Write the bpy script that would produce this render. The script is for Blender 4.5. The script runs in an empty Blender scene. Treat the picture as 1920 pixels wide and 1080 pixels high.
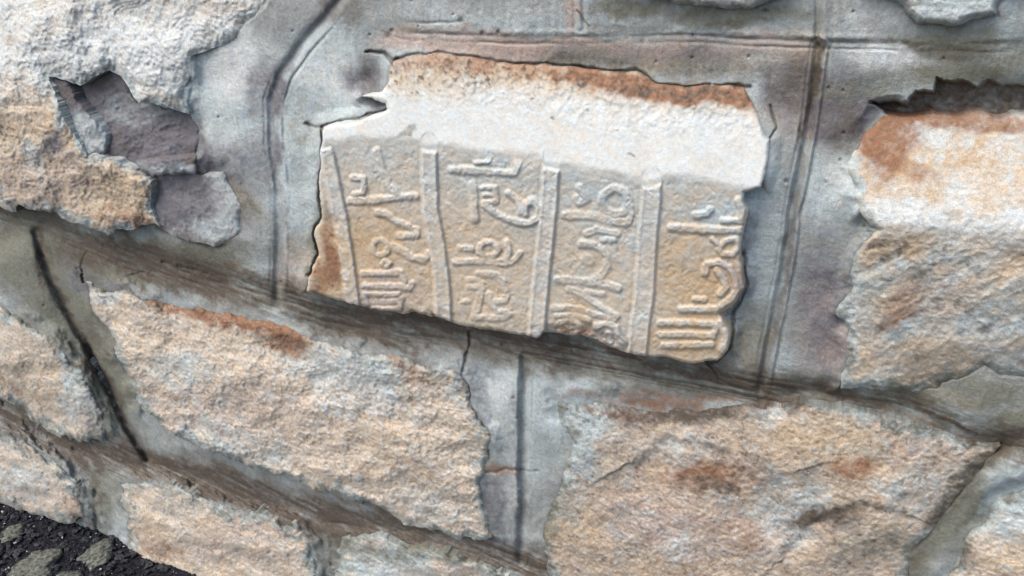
import bpy, math, random
import numpy as np
from mathutils import Vector

# ------------------------------------------------------------------ camera, sky, sun, exposure
scene = bpy.context.scene
C = scene.collection
PITCH, YAW, DIST, FPX = math.radians(28), math.radians(21), 0.85, 1478.0
fwd = np.array([-math.sin(YAW) * math.cos(PITCH), math.cos(YAW) * math.cos(PITCH), -math.sin(PITCH)])
rgt = np.array([math.cos(YAW), math.sin(YAW), 0.0])
upv = np.cross(rgt, fwd)


def ray(px, py):
    a = (np.asarray(px, dtype=np.float64) - 960.0) / FPX
    b = (540.0 - np.asarray(py, dtype=np.float64)) / FPX
    return [fwd[i] + a * rgt[i] + b * upv[i] for i in range(3)]


cam_loc = -DIST * fwd
d_ = ray(175, 1004)                                  # the foot of the wall
t_ = (-0.018 - cam_loc[1]) / d_[1]
cam_loc[2] -= cam_loc[2] + t_ * d_[2]                # the ground is z = 0
cam_data = bpy.data.cameras.new('camera')
cam = bpy.data.objects.new('camera', cam_data)
C.objects.link(cam)
cam.location = Vector(cam_loc)
cam.rotation_euler = Vector(fwd).to_track_quat('-Z', 'Y').to_euler()
cam_data.sensor_width = 36.0
cam_data.lens = 36.0 * FPX / 1920.0
cam_data.clip_start = 0.01
cam_data.clip_end = 500.0
scene.camera = cam

SUN_EL, SUN_AZ = math.radians(56), math.radians(-38)  # azimuth measured from -Y (in front of the wall) towards -X
sun_dir = Vector((math.sin(SUN_AZ) * math.cos(SUN_EL), -math.cos(SUN_AZ) * math.cos(SUN_EL), math.sin(SUN_EL)))
world = bpy.data.worlds.new('World')
scene.world = world
world.use_nodes = True
nt = world.node_tree
sky = nt.nodes.new('ShaderNodeTexSky')
sky.sky_type = 'NISHITA'
sky.sun_disc = False
sky.sun_elevation = SUN_EL
sky.sun_rotation = math.atan2(sun_dir.x, sun_dir.y)
sky.air_density = 1.0
sky.dust_density = 4.0
sky.ozone_density = 0.6
nt.links.new(sky.outputs[0], nt.nodes['Background'].inputs[0])
nt.nodes['Background'].inputs[1].default_value = 0.15
sl = bpy.data.lights.new('sun', 'SUN')
sl.energy = 0.85
sl.angle = math.radians(46)
sl.color = (1.0, 0.97, 0.93)
sun = bpy.data.objects.new('sun', sl)
C.objects.link(sun)
sun.rotation_euler = sun_dir.to_track_quat('Z', 'Y').to_euler()
sun.location = sun_dir * 5
vs = scene.view_settings
vs.view_transform = 'Standard'
vs.look = 'None'
vs.gamma = 1.0
vs.use_curve_mapping = False
vs.exposure = 0.97

# ------------------------------------------------------------------ number helpers
rng = np.random.default_rng(7)
TAB = rng.random((512, 512), dtype=np.float32)


def vnoise(x, y, seed=0):
    x = x + seed * 37.13
    y = y + seed * 91.7
    xi = np.floor(x).astype(np.int32)
    yi = np.floor(y).astype(np.int32)
    fx = (x - xi).astype(np.float32)
    fy = (y - yi).astype(np.float32)
    fx = fx * fx * fx * (fx * (fx * 6 - 15) + 10)
    fy = fy * fy * fy * (fy * (fy * 6 - 15) + 10)
    x0, x1, y0, y1 = xi & 511, (xi + 1) & 511, yi & 511, (yi + 1) & 511
    a = TAB[y0, x0] * (1 - fx) + TAB[y0, x1] * fx
    b = TAB[y1, x0] * (1 - fx) + TAB[y1, x1] * fx
    return (a * (1 - fy) + b * fy) * 2 - 1


def rot(x, y, deg):
    c, s = math.cos(math.radians(deg)), math.sin(math.radians(deg))
    return x * c + y * s, -x * s + y * c


def fbm(x, y, size, octv=4, seed=0, gain=0.5, deg=None, stretch=1.0):
    if deg is not None:
        x, y = rot(x, y, deg)
        x = x / stretch
    out = np.zeros(np.shape(x), np.float32)
    amp, tot, f = 1.0, 0.0, 1.0 / size
    for k in range(octv):
        xr, yr = rot(x, y, 31.0 * (k + 1) if deg is None else 0)
        out += amp * vnoise(xr * f, yr * f, seed + 3 * k)
        tot += amp
        amp *= gain
        f *= 2.03
    return out / tot


def ridged(x, y, size, octv=3, seed=0, deg=None, stretch=1.0):
    if deg is not None:
        x, y = rot(x, y, deg)
        x = x / stretch
    out = np.zeros(np.shape(x), np.float32)
    amp, tot, f = 1.0, 0.0, 1.0 / size
    for k in range(octv):
        xr, yr = rot(x, y, 43.0 * (k + 1) if deg is None else 0)
        out += amp * (1 - np.abs(vnoise(xr * f, yr * f, seed + 5 * k)) * 2.2)
        tot += amp
        amp *= 0.55
        f *= 2.1
    return out / tot


def sstep(a, b, x):
    t = np.clip((x - a) / (b - a), 0, 1)
    return t * t * (3 - 2 * t)


def poly_sdf(pts, X, Y):
    d2 = np.full(X.shape, 1e12, np.float32)
    inside = np.zeros(X.shape, bool)
    n = len(pts)
    for i in range(n):
        ax, ay = pts[i]
        bx, by = pts[(i + 1) % n]
        ex, ey = bx - ax, by - ay
        t = np.clip(((X - ax) * ex + (Y - ay) * ey) / (ex * ex + ey * ey + 1e-9), 0, 1)
        d2 = np.minimum(d2, (X - ax - t * ex) ** 2 + (Y - ay - t * ey) ** 2)
        if ay != by:
            cr = ((ay > Y) != (by > Y)) & (X < (bx - ax) * (Y - ay) / (by - ay) + ax)
            inside ^= cr
    d = np.sqrt(d2)
    return np.where(inside, -d, d).astype(np.float32)


def line_dist(pts, X, Y, signed=False):
    """distance to a polyline; with signed, also the side (positive to the right of the walking direction in the picture) and 0..1 along it"""
    d2 = np.full(X.shape, 1e12, np.float32)
    sd = np.zeros(X.shape, np.float32)
    al = np.zeros(X.shape, np.float32)
    n = len(pts) - 1
    for i in range(n):
        ax, ay = pts[i]
        bx, by = pts[i + 1]
        ex, ey = bx - ax, by - ay
        L2 = ex * ex + ey * ey + 1e-9
        t = np.clip(((X - ax) * ex + (Y - ay) * ey) / L2, 0, 1)
        dd = (X - ax - t * ex) ** 2 + (Y - ay - t * ey) ** 2
        m = dd < d2
        d2 = np.where(m, dd, d2)
        if signed:
            side = -((X - ax) * ey - (Y - ay) * ex)
            sd = np.where(m, np.sign(side), sd)
            al = np.where(m, (i + t) / n, al)
    d = np.sqrt(d2)
    return (d, d * sd, al) if signed else d


def idw(pts, X, Y, soft=25.0, p=3.0):
    num = np.zeros(X.shape, np.float32)
    den = np.zeros(X.shape, np.float32)
    for x, y, h in pts:
        w = ((X - x) ** 2 + (Y - y) ** 2 + soft * soft) ** (-p / 2) * 1e4
        num += w * h
        den += w
    return num / den


# ------------------------------------------------------------------ the relief grid (sampled evenly as seen from the camera, placed on the wall)
STEP = 2.0
XS = np.concatenate([np.arange(-704, -8, 8.0), np.arange(-8, 1928, STEP), np.arange(1928, 3000, 8.0)])
YS = np.concatenate([np.arange(-320, -8, 8.0), np.arange(-8, 1088, STEP), np.arange(1088, 1330, 8.0)])
PX, PY = np.meshgrid(XS, YS)
PX = PX.astype(np.float32)
PY = PY.astype(np.float32)


def unproject(px, py, h):
    d = ray(px, py)
    t = (-h - cam_loc[1]) / d[1]
    return np.stack([cam_loc[0] + t * d[0], cam_loc[1] + t * d[1], cam_loc[2] + t * d[2]], -1)


W0 = unproject(PX, PY, 0.0)
UX = (W0[..., 0] * FPX / DIST).astype(np.float32)       # wall coordinates, about one unit to a photo pixel
UZ = (-W0[..., 2] * FPX / DIST).astype(np.float32)
# shared noises
WX = 10 * fbm(UX, UZ, 48, 2, 11) + 3.2 * fbm(UX, UZ, 15, 2, 13)
WY = 10 * fbm(UX, UZ, 48, 2, 17) + 3.2 * fbm(UX, UZ, 15, 2, 19)
BX = PX + 30 * fbm(UX, UZ, 70, 4, 23, 0.62)
BY = PY + 24 * fbm(UX, UZ, 70, 4, 29, 0.62)
N_FINE = fbm(UX, UZ, 7, 2, 31, 0.7)
N_MID = fbm(UX, UZ, 26, 4, 37, 0.6)
N_BIG = fbm(UX, UZ, 140, 4, 41, 0.55)
N_RID = ridged(UX, UZ, 30, 3, 43)
N_RID2 = ridged(UX + 400, UZ + 90, 17, 2, 47)


N_BRK = [fbm(UX, UZ, 20, 4, 101, 0.72), fbm(UX, UZ, 15, 3, 131, 0.75), fbm(UX, UZ, 30, 5, 151, 0.7)]


def blur(a, n):
    for _ in range(n):
        a = np.pad(a, 1, mode='edge')
        a = (a[:-2, 1:-1] + a[2:, 1:-1] + a[1:-1, :-2] + a[1:-1, 2:] + 2 * a[1:-1, 1:-1]) / 6
    return a


class Paint:
    """eight stain amounts per point of the wall surface, two of them shared with painted shade and highlight"""
    NAMES = ['rust', 'lime_and_highlight', 'ash', 'dirt_and_shade', 'ochre', 'slate', 'moss', 'pink']

    def __init__(self, shape):
        self.v = {n: np.zeros(shape, np.float32) for n in self.NAMES}

    def add(self, name, amount):
        self.v[name] = np.clip(self.v[name] + amount, 0, 1)

    def crunch(self, sl, k=1.5):
        """break the soft edges of every stain up into flecks"""
        for i, n in enumerate(self.NAMES):
            v = self.v[n]
            self.v[n] = np.clip(v + k * N_BRK[i % 3][sl] * 3.2 * v * (1.05 - v) + 0.25 * v * N_FINE[sl], 0, 1)

    def blob(self, name, cx, cy, rx, ry, s, sl, deg=0, hard=0.55):
        X, Y = rot(BX[sl] - cx, BY[sl] - cy, deg)
        r = np.sqrt((X / rx) ** 2 + (Y / ry) ** 2)
        self.add(name, s * (1 - sstep(hard, 1.45, r)))

    def path(self, name, pts, w, s, sl, soft=0.6):
        d = line_dist(pts, BX[sl], BY[sl])
        self.add(name, s * (1 - sstep(w * (1 - soft), w * (1 + soft), d)))


# ------------------------------------------------------------------ materials
def new_mat(name):
    m = bpy.data.materials.new(name)
    m.use_nodes = True
    return m, m.node_tree, m.node_tree.nodes['Principled BSDF']


def stain_material(name, base_a, base_b, rough, bump, grain):
    m, t, bsdf = new_mat(name)
    N, L = t.nodes, t.links
    geo = N.new('ShaderNodeNewGeometry')

    def noise(scale, detail, rough_=0.6):
        n = N.new('ShaderNodeTexNoise')
        n.inputs['Scale'].default_value = scale
        n.inputs['Detail'].default_value = detail
        n.inputs['Roughness'].default_value = rough_
        L.new(geo.outputs['Position'], n.inputs['Vector'])
        return n.outputs[0]

    def mix(fac, a, b, mode='MIX'):
        n = N.new('ShaderNodeMix')
        n.data_type = 'RGBA'
        n.blend_type = mode
        for sock, v in ((n.inputs[0], fac), (n.inputs[6], a), (n.inputs[7], b)):
            if hasattr(v, 'is_linked'):
                L.new(v, sock)
            else:
                sock.default_value = v if not isinstance(v, tuple) else (*v, 1)
        return n.outputs[2]

    def ramp(v, lo, hi, a=0.0, b=1.0):
        n = N.new('ShaderNodeMapRange')
        n.inputs[1].default_value, n.inputs[2].default_value = lo, hi
        n.inputs[3].default_value, n.inputs[4].default_value = a, b
        L.new(v, n.inputs[0])
        return n.outputs[0]

    col = mix(ramp(noise(28, 6, 0.65), 0.35, 0.65), base_a, base_b)
    sa = N.new('ShaderNodeAttribute')
    sa.attribute_name = 'stain_a'
    sb = N.new('ShaderNodeAttribute')
    sb.attribute_name = 'stain_b'
    pal = {'ochre': (0.43, 0.32, 0.195), 'moss': (0.165, 0.17, 0.135), 'pink': (0.39, 0.31, 0.265), 'slate': (0.13, 0.128, 0.14),
           'ash': (0.365, 0.425, 0.43), 'lime_and_highlight': (0.485, 0.515, 0.505), 'rust': (0.235, 0.13, 0.078), 'dirt_and_shade': (0.092, 0.076, 0.06)}
    sepa = N.new('ShaderNodeSeparateColor')
    L.new(sa.outputs['Color'], sepa.inputs[0])
    sepb = N.new('ShaderNodeSeparateColor')
    L.new(sb.outputs['Color'], sepb.inputs[0])
    src = {'rust': sepa.outputs[0], 'lime_and_highlight': sepa.outputs[1], 'ash': sepa.outputs[2], 'dirt_and_shade': sa.outputs['Alpha'],
           'ochre': sepb.outputs[0], 'slate': sepb.outputs[1], 'moss': sepb.outputs[2], 'pink': sb.outputs['Alpha']}
    for k in ('ochre', 'pink', 'ash', 'lime_and_highlight', 'slate', 'moss', 'rust', 'dirt_and_shade'):
        col = mix(src[k], col, pal[k])
    # mineral grain, in two sizes
    g1 = noise(260, 5, 0.7)
    col = mix(1.0, col, mix(ramp(g1, 0.3, 0.7), (1 - grain,) * 3, (1 + grain * 0.9,) * 3), 'MULTIPLY')
    g2 = noise(900, 2, 0.6)
    col = mix(1.0, col, mix(ramp(g2, 0.3, 0.7), (1 - grain * 0.8,) * 3, (1 + grain * 0.7,) * 3), 'MULTIPLY')
    hue = noise(120, 3, 0.6)
    col = mix(1.0, col, mix(ramp(hue, 0.35, 0.65), (1.03, 0.99, 0.95), (0.97, 1.0, 1.03)), 'MULTIPLY')
    L.new(col, bsdf.inputs['Base Color'])
    bsdf.inputs['Roughness'].default_value = rough
    bsdf.inputs['Specular IOR Level'].default_value = 0.25
    b = N.new('ShaderNodeBump')
    b.inputs['Strength'].default_value = bump
    b.inputs['Distance'].default_value = 0.0016
    ad = N.new('ShaderNodeMath')
    L.new(g1, ad.inputs[0])
    mu = N.new('ShaderNodeMath')
    mu.operation = 'MULTIPLY'
    L.new(g2, mu.inputs[0])
    mu.inputs[1].default_value = 0.5
    L.new(mu.outputs[0], ad.inputs[1])
    L.new(ad.outputs[0], b.inputs['Height'])
    L.new(b.outputs[0], bsdf.inputs['Normal'])
    return m


MAT_STONE = stain_material('limestone', (0.515, 0.432, 0.33), (0.45, 0.372, 0.282), 0.92, 0.6, 0.22)
MAT_CARVED = stain_material('dressed_limestone', (0.50, 0.435, 0.345), (0.45, 0.40, 0.325), 0.88, 0.32, 0.11)
MAT_SLATE = stain_material('slate_stone', (0.15, 0.145, 0.158), (0.11, 0.105, 0.115), 0.8, 0.6, 0.13)
MAT_MORTAR = stain_material('mortar', (0.285, 0.31, 0.30), (0.22, 0.235, 0.225), 0.95, 0.7, 0.19)


# ------------------------------------------------------------------ objects
def link(name, me, parent=None):
    o = bpy.data.objects.new(name, me)
    C.objects.link(o)
    if parent is not None:
        o.parent = parent
    return o


def tag(o, **kw):
    for k, v in kw.items():
        o[k] = v
    return o


def grid_normals(P):
    """smooth normals of a relief grid, facing the camera side"""
    du = np.gradient(P, axis=1)
    dv = np.gradient(P, axis=0)
    n = np.cross(dv, du)
    n /= np.linalg.norm(n, axis=-1, keepdims=True) + 1e-12
    flip = np.where((n * (cam_loc - P)).sum(-1, keepdims=True) < 0, -1.0, 1.0)
    return n * flip


def grid_mesh(name, P, NRM, cells, paint, mat, parent, skirt=None):
    """mesh from the chosen cells of a relief grid, with an optional skirt going back into the wall"""
    h, w = P.shape[:2]
    idx = np.arange(h * w).reshape(h, w)
    r, c = np.nonzero(cells)
    if len(r) == 0:
        return None
    q = np.stack([idx[r, c], idx[r + 1, c], idx[r + 1, c + 1], idx[r, c + 1]], 1)
    used, inv = np.unique(q, return_inverse=True)
    q = inv.reshape(q.shape).astype(np.int64)
    V = P.reshape(-1, 3)[used]
    NN = NRM.reshape(-1, 3)[used]
    cols = {k: v.reshape(-1)[used] for k, v in paint.v.items()}
    if skirt is not None:
        e = np.concatenate([q[:, [0, 1]], q[:, [1, 2]], q[:, [2, 3]], q[:, [3, 0]]])
        n = len(V)
        key = e[:, 0] * n + e[:, 1]
        rev = e[:, 1] * n + e[:, 0]
        be = e[~np.isin(key, rev)]
        bv, binv = np.unique(be, return_inverse=True)
        binv = binv.reshape(be.shape)
        top = V[bv]
        bot = top.copy()
        bot[:, 1] = np.maximum(bot[:, 1] + 0.004, skirt)
        # outward direction per edge, averaged to the vertices
        ed = top[binv[:, 1]] - top[binv[:, 0]]
        en = np.stack([ed[:, 2], np.zeros(len(ed)), -ed[:, 0]], 1)
        q0 = V[q].mean(1)
        vn = np.zeros_like(top)
        np.add.at(vn, binv[:, 0], en)
        np.add.at(vn, binv[:, 1], en)
        vn /= np.linalg.norm(vn, axis=1, keepdims=True) + 1e-12
        # the quads wind so that this points either all out or all in: test with the centroid offset
        cen = V.mean(0)
        if ((top - cen) * vn).sum() < 0:
            vn = -vn
        a, b = n + binv[:, 0], n + binv[:, 1]
        m = len(bv)
        sq = np.stack([b, a, a + m, b + m], 1)
        V = np.concatenate([V, top, bot])
        NN = np.concatenate([NN, vn, vn])
        q = np.concatenate([q, sq])
        cols = {k: np.concatenate([v, v[bv], v[bv]]) for k, v in cols.items()}
    me = bpy.data.meshes.new(name)
    me.vertices.add(len(V))
    me.vertices.foreach_set('co', V.astype(np.float32).ravel())
    me.loops.add(q.size)
    me.loops.foreach_set('vertex_index', q.astype(np.int32).ravel())
    me.polygons.add(len(q))
    me.polygons.foreach_set('loop_start', np.arange(0, q.size, 4, dtype=np.int32))
    me.update(calc_edges=True)
    me.validate()
    for an, ks in (('stain_a', ('rust', 'lime_and_highlight', 'ash', 'dirt_and_shade')), ('stain_b', ('ochre', 'slate', 'moss', 'pink'))):
        at = me.attributes.new(an, 'FLOAT_COLOR', 'POINT')
        at.data.foreach_set('color', np.stack([cols[k] for k in ks], 1).astype(np.float32).ravel())
    me.shade_smooth()
    me.normals_split_custom_set_from_vertices(NN.astype(np.float32))
    me.materials.append(mat)
    return link(name, me, parent)


# ------------------------------------------------------------------ outlines, read off the wall (photo pixels)
CAV = [(92, 146), (150, 160), (172, 146), (205, 134), (228, 150), (265, 192), (300, 196), (350, 212), (366, 240), (364, 322), (412, 330),
       (450, 400), (446, 440), (425, 458), (400, 466), (340, 446), (296, 425), (283, 385), (286, 340), (240, 312), (195, 292), (160, 292), (120, 220)]
SLAB = [(150, 160), (172, 146), (205, 134), (228, 150), (265, 192), (300, 196), (352, 212), (371, 242), (370, 332), (290, 333), (240, 312),
        (196, 292), (204, 262), (182, 222)]
FLAKE = [(90, 144), (128, 156), (152, 196), (200, 252), (196, 290), (160, 296), (118, 222)]
PURPLE = [(286, 326), (330, 327), (372, 324), (420, 322), (452, 390), (448, 440), (425, 457), (400, 464), (340, 445), (296, 424), (284, 385)]
CARVED = [(735, 116), (775, 106), (830, 103), (920, 115), (1000, 124), (1095, 131), (1190, 136), (1228, 160), (1290, 166), (1400, 164), (1412, 190),
          (1425, 240), (1441, 262), (1432, 320), (1424, 350), (1396, 364), (1400, 400), (1388, 470), (1392, 510), (1394, 540), (1372, 580),
          (1352, 592), (1366, 620), (1362, 655), (1340, 676), (1318, 681), (1270, 676), (1200, 666), (1160, 655), (1128, 642), (1108, 630),
          (1062, 628), (1024, 622), (1010, 634), (940, 622), (880, 610), (760, 586), (690, 576), (640, 566), (600, 552), (576, 546), (580, 520), (598, 480),
          (594, 440), (604, 400), (598, 340), (600, 280), (606, 240), (660, 226), (728, 206), (724, 194), (680, 181), (712, 178), (728, 150)]

OUT = {
    'upper_left': [(-700, -330), (560, -330), (640, -120), (580, -40), (505, -2), (470, 40), (430, 72), (360, 110), (352, 150), (350, 206), (340, 245), (335, 322), (300, 330), (286, 385), (296, 424), (284, 423), (240, 436), (200, 436), (90, 402), (0, 384), (-700, 290)],
    'right': [(1656, 216), (1700, 212), (1800, 216), (1920, 222), (2300, 240), (2300, 700), (1920, 704), (1840, 690), (1760, 722), (1660, 728), (1580, 725), (1588, 640), (1578, 560),
              (1600, 505), (1634, 440), (1612, 385), (1590, 312), (1622, 246)],
    'left_low': [(-700, 470), (-120, 560), (0, 580), (40, 600), (100, 636), (150, 690), (176, 742), (200, 800), (190, 826), (130, 825), (60, 790), (20, 755), (-30, 715), (-700, 600)],
    'centre_low': [(157, 524), (200, 540), (250, 548), (310, 566), (420, 590), (560, 625), (700, 662), (800, 682), (868, 700), (880, 760), (914, 800), (918, 860), (902, 905),
                   (925, 1005), (900, 1020), (780, 985), (640, 930), (520, 890), (400, 850), (320, 815), (270, 765), (238, 700), (205, 625), (168, 570)],
    'right_low': [(1040, 745), (1120, 752), (1200, 764), (1290, 772), (1420, 756), (1560, 762), (1700, 792), (1850, 842), (1872, 838), (1838, 880), (1792, 940), (1740, 1000), (1706, 1040), (1700, 1090), (1640, 1330),
                  (1040, 1330), (1030, 1090), (1012, 985), (1058, 890), (1078, 830), (1046, 780)],
    'corner_left': [(-700, 640), (-100, 780), (0, 806), (50, 832), (110, 870), (152, 930), (160, 965), (140, 984), (70, 966), (-20, 935), (-700, 800)],
    'bottom_left': [(225, 905), (270, 900), (330, 912), (420, 952), (556, 985), (585, 1020), (590, 1090), (580, 1300), (250, 1240), (240, 1000)],
    'bottom_mid': [(640, 1012), (720, 1006), (830, 1036), (960, 1072), (985, 1110), (980, 1330), (640, 1330), (630, 1080)],
    'bottom_right': [(1815, 1010), (1870, 930), (1960, 900), (2300, 880), (2300, 1330), (1740, 1330), (1775, 1090)],
    'top_mid': [(690, -330), (1040, -330), (1050, -40), (900, -20), (700, -30)],
    'top_right': [(1125, -330), (1490, -330), (1496, -40), (1445, 6), (1380, 14), (1290, 10), (1130, -30)],
    'top_far': [(1600, -330), (2300, -330), (2300, -40), (1880, -16), (1862, 28), (1800, 44), (1722, 38), (1694, 0), (1600, -24)],
}

# joints: centre lines
BED_MID = [(-700, 320), (0, 395), (130, 432), (250, 482), (400, 524), (530, 562), (650, 597), (760, 614), (880, 628), (1000, 652), (1100, 672), (1200, 690), (1300, 708), (1430, 736),
           (1560, 752), (1700, 776), (1800, 815), (1890, 835), (2300, 860), (3000, 880)]
BED_LOW = [(-700, 650), (0, 738), (60, 796), (150, 838), (270, 870), (400, 905), (560, 962), (700, 985), (830, 1018), (980, 1055), (1200, 1110)]
BED_TOP = [(640, 20), (760, 62), (1000, 70), (1280, 66), (1500, 76), (1750, 84), (1920, 84), (2300, 90), (3000, 100)]
HEAD_LEFT = [(690, -120), (648, -10), (600, 44), (560, 90), (525, 140), (508, 190), (510, 260), (519, 330), (522, 420), (520, 500), (518, 572)]
HEAD_RIGHT = [(1535, 85), (1528, 130), (1520, 200), (1512, 260), (1496, 330), (1481, 410), (1466, 520), (1446, 620), (1424, 728)]
HEAD_LOW_MID = [(983, 672), (983, 760), (980, 870), (982, 950), (976, 1050)]
HEAD_LOW_LEFT = [(68, 436), (85, 500), (112, 560), (160, 640), (200, 720), (240, 800), (276, 860)]
HEAD_LOW_RIGHT = [(1892, 818), (1842, 862), (1794, 930), (1740, 985), (1700, 1030), (1690, 1330)]
HEAD_TOP_MID = [(1085, -330), (1086, -20), (1086, 50)]
HEAD_TOP_RIGHT = [(1546, -330), (1546, -20), (1545, 76)]
HEAD_CORNER = [(150, 840), (182, 890), (178, 950), (190, 1100)]
HEAD_BOTTOM = [(598, 972), (622, 1000), (624, 1080), (620, 1330)]

# ------------------------------------------------------------------ the wall
wall = link('stone_wall', None)
tag(wall, label='rubble stone wall with wide grey mortar joints and one block carved with raised script', category='wall', kind='thing')

H_, W_ = PX.shape
FULL = (slice(0, H_), slice(0, W_))


def window(pts, pad=30):
    x = [p[0] for p in pts]
    y = [p[1] for p in pts]
    c0 = max(int(np.searchsorted(XS, min(x) - pad)) - 1, 0)
    c1 = min(int(np.searchsorted(XS, max(x) + pad)) + 1, W_)
    r0 = max(int(np.searchsorted(YS, min(y) - pad)) - 1, 0)
    r1 = min(int(np.searchsorted(YS, max(y) + pad)) + 1, H_)
    return (slice(r0, r1), slice(c0, c1))


LAP_W = np.zeros(PX.shape, np.float32)                 # where and how high the mortar laps against a stone
LAP_H = np.zeros(PX.shape, np.float32)
LAP_S = np.zeros(PX.shape, np.float32) + 1e-6
STONE_SDF = np.full(PX.shape, 1e3, np.float32)          # distance to the nearest stone, for the mortar


def stone_field(pts, rag=1.0, minus=None):
    sl = window(pts)
    X, Y = PX[sl] + rag * WX[sl], PY[sl] + rag * WY[sl]
    s = poly_sdf(pts, X, Y)
    if minus is not None:
        s = np.maximum(s, -poly_sdf(minus, PX[sl] + 0.6 * WX[sl], PY[sl] + 0.6 * WY[sl]))
    STONE_SDF[sl] = np.minimum(STONE_SDF[sl], s)
    return sl, s


def snap(sl, s):
    """pull the outermost grid points of a piece onto its outline; return the moved pixel positions and the kept cells"""
    xs, ys = XS[sl[1]], YS[sl[0]]
    gy, gx = np.gradient(s, ys, xs)
    g2 = gx * gx + gy * gy + 1e-6
    inside = s < 0
    cells = inside[:-1, :-1] | inside[1:, :-1] | inside[:-1, 1:] | inside[1:, 1:]
    mv = np.where(inside, 0, s)
    lim = np.maximum(np.gradient(xs)[None, :], np.gradient(ys)[:, None]) * 1.4
    k = np.clip(mv / np.sqrt(g2), 0, lim) / np.sqrt(g2)
    return PX[sl] - k * gx, PY[sl] - k * gy, cells


def make_stone(name, pts, h, edge, paint_fn, mat=None, rag=1.0, minus=None, label=None, split=None, skirt=0.05, lap=0.97, crunch=0.75):
    """h: relief in metres as a function of the window; edge: (drop, width) of the worn arris"""
    sl, s = stone_field(pts, rag, minus)
    H = h(sl, s)
    gy, gx = np.gradient(blur(s, 60), YS[sl[0]], XS[sl[1]])
    under = sstep(0.15, 0.75, gy / (np.sqrt(gx * gx + gy * gy) + 1e-6))       # the lower edges stand free
    wl = lap * (1 - 0.92 * under) * (1 - sstep(1, 30, s)) * (s > -12)
    LAP_H[sl] += wl * (blur(H, 12) - edge[0] * 0.85 - 0.0004)
    LAP_S[sl] += wl
    LAP_W[sl] = np.maximum(LAP_W[sl], wl)
    if edge:
        e1 = np.clip(1 + s / edge[1], 0, 1) ** 2
        H = H - edge[0] * e1 if lap > 0.6 else H - edge[0] * (1 - np.sqrt(np.clip(-s / edge[1], 0, 1) * (2 - np.clip(-s / edge[1], 0, 1))))
    pt = Paint(s.shape)
    paint_fn(pt, sl, s)
    if lap > 0.6 and mat is None:                       # a film of mortar smeared over the edges of the stone
        fm = sstep(-20, -2, s + 22 * N_BRK[2][sl] + 6 * N_MID[sl])
        fm = fm * (1 - 0.85 * np.clip(pt.v['rust'] * 1.6, 0, 1))
        low = 0.3 + 0.5 * sstep(420, 700, PY[sl])
        pt.add('ash', 0.75 * fm)
        pt.add('moss', 0.7 * low * fm)
        for n in ('ochre', 'lime_and_highlight'):
            pt.v[n] *= 1 - 0.5 * fm
    pt.crunch(sl, crunch)
    qx, qy, cells = snap(sl, s)
    P = unproject(qx, qy, H)
    NR = grid_normals(unproject(PX[sl], PY[sl], H))
    if split is None:
        o = grid_mesh(name, P, NR, cells, pt, mat or MAT_STONE, wall, skirt)
        if label:
            o['label'] = label
        return o
    lab = split(sl)[:-1, :-1]                          # 0 = the stone itself, 1.. = sub-parts
    o = grid_mesh(name, P, NR, cells & (lab == 0), pt, mat or MAT_STONE, wall, None)
    if label:
        o['label'] = label
    return o, P, NR, cells, pt, lab


# --- relief recipes
def rough_relief(base, amp=1.0, seed=0, soft=60, deg=None, crease=False):
    def f(sl, s):
        X, Z = UX[sl], UZ[sl]
        H = idw(base, PX[sl], PY[sl], soft) * 1e-3
        H = H + amp * (0.0052 * fbm(X, Z, 120, 3, 51 + seed) + 0.0013 * ridged(X, Z, 60, 2, 57 + seed, deg, 1.6 if deg else 1.0)
                       + 0.0007 * N_RID2[sl] * np.clip(0.5 + N_BIG[sl], 0.1, 1) + 0.0010 * N_MID[sl] + 0.0008 * N_FINE[sl] + 0.0007 * N_BRK[1][sl])
        st = fbm(X, Z, 60, 2, 63 + seed, deg=(deg if deg else -8), stretch=2.2) * 5         # small conchoidal steps
        fr = st - np.floor(st)
        if crease:                                      # a broad stepped break in the lower right of this stone
            d, sd, al = line_dist([(1470, 1040), (1510, 1000), (1550, 968), (1610, 954), (1690, 968)], PX[sl] + 0.8 * WX[sl], PY[sl] + 0.8 * WY[sl], True)
            H = H - 0.0016 * np.exp(-(d / 12) ** 2) + 0.0025 * sstep(0, -16, sd) * np.exp(-(d / 60) ** 2)
            d, sd, al = line_dist([(1190, 860), (1260, 820), (1360, 850), (1420, 905), (1480, 890)], PX[sl] + WX[sl], PY[sl] + WY[sl], True)
            H = H - 0.004 * sstep(-10, 10, sd) * np.exp(-(d / 70) ** 2)
            return H
        return H + amp * 0.0016 * (np.floor(st) + sstep(0.0, 0.4, fr)) * 0.5
    return f


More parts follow.
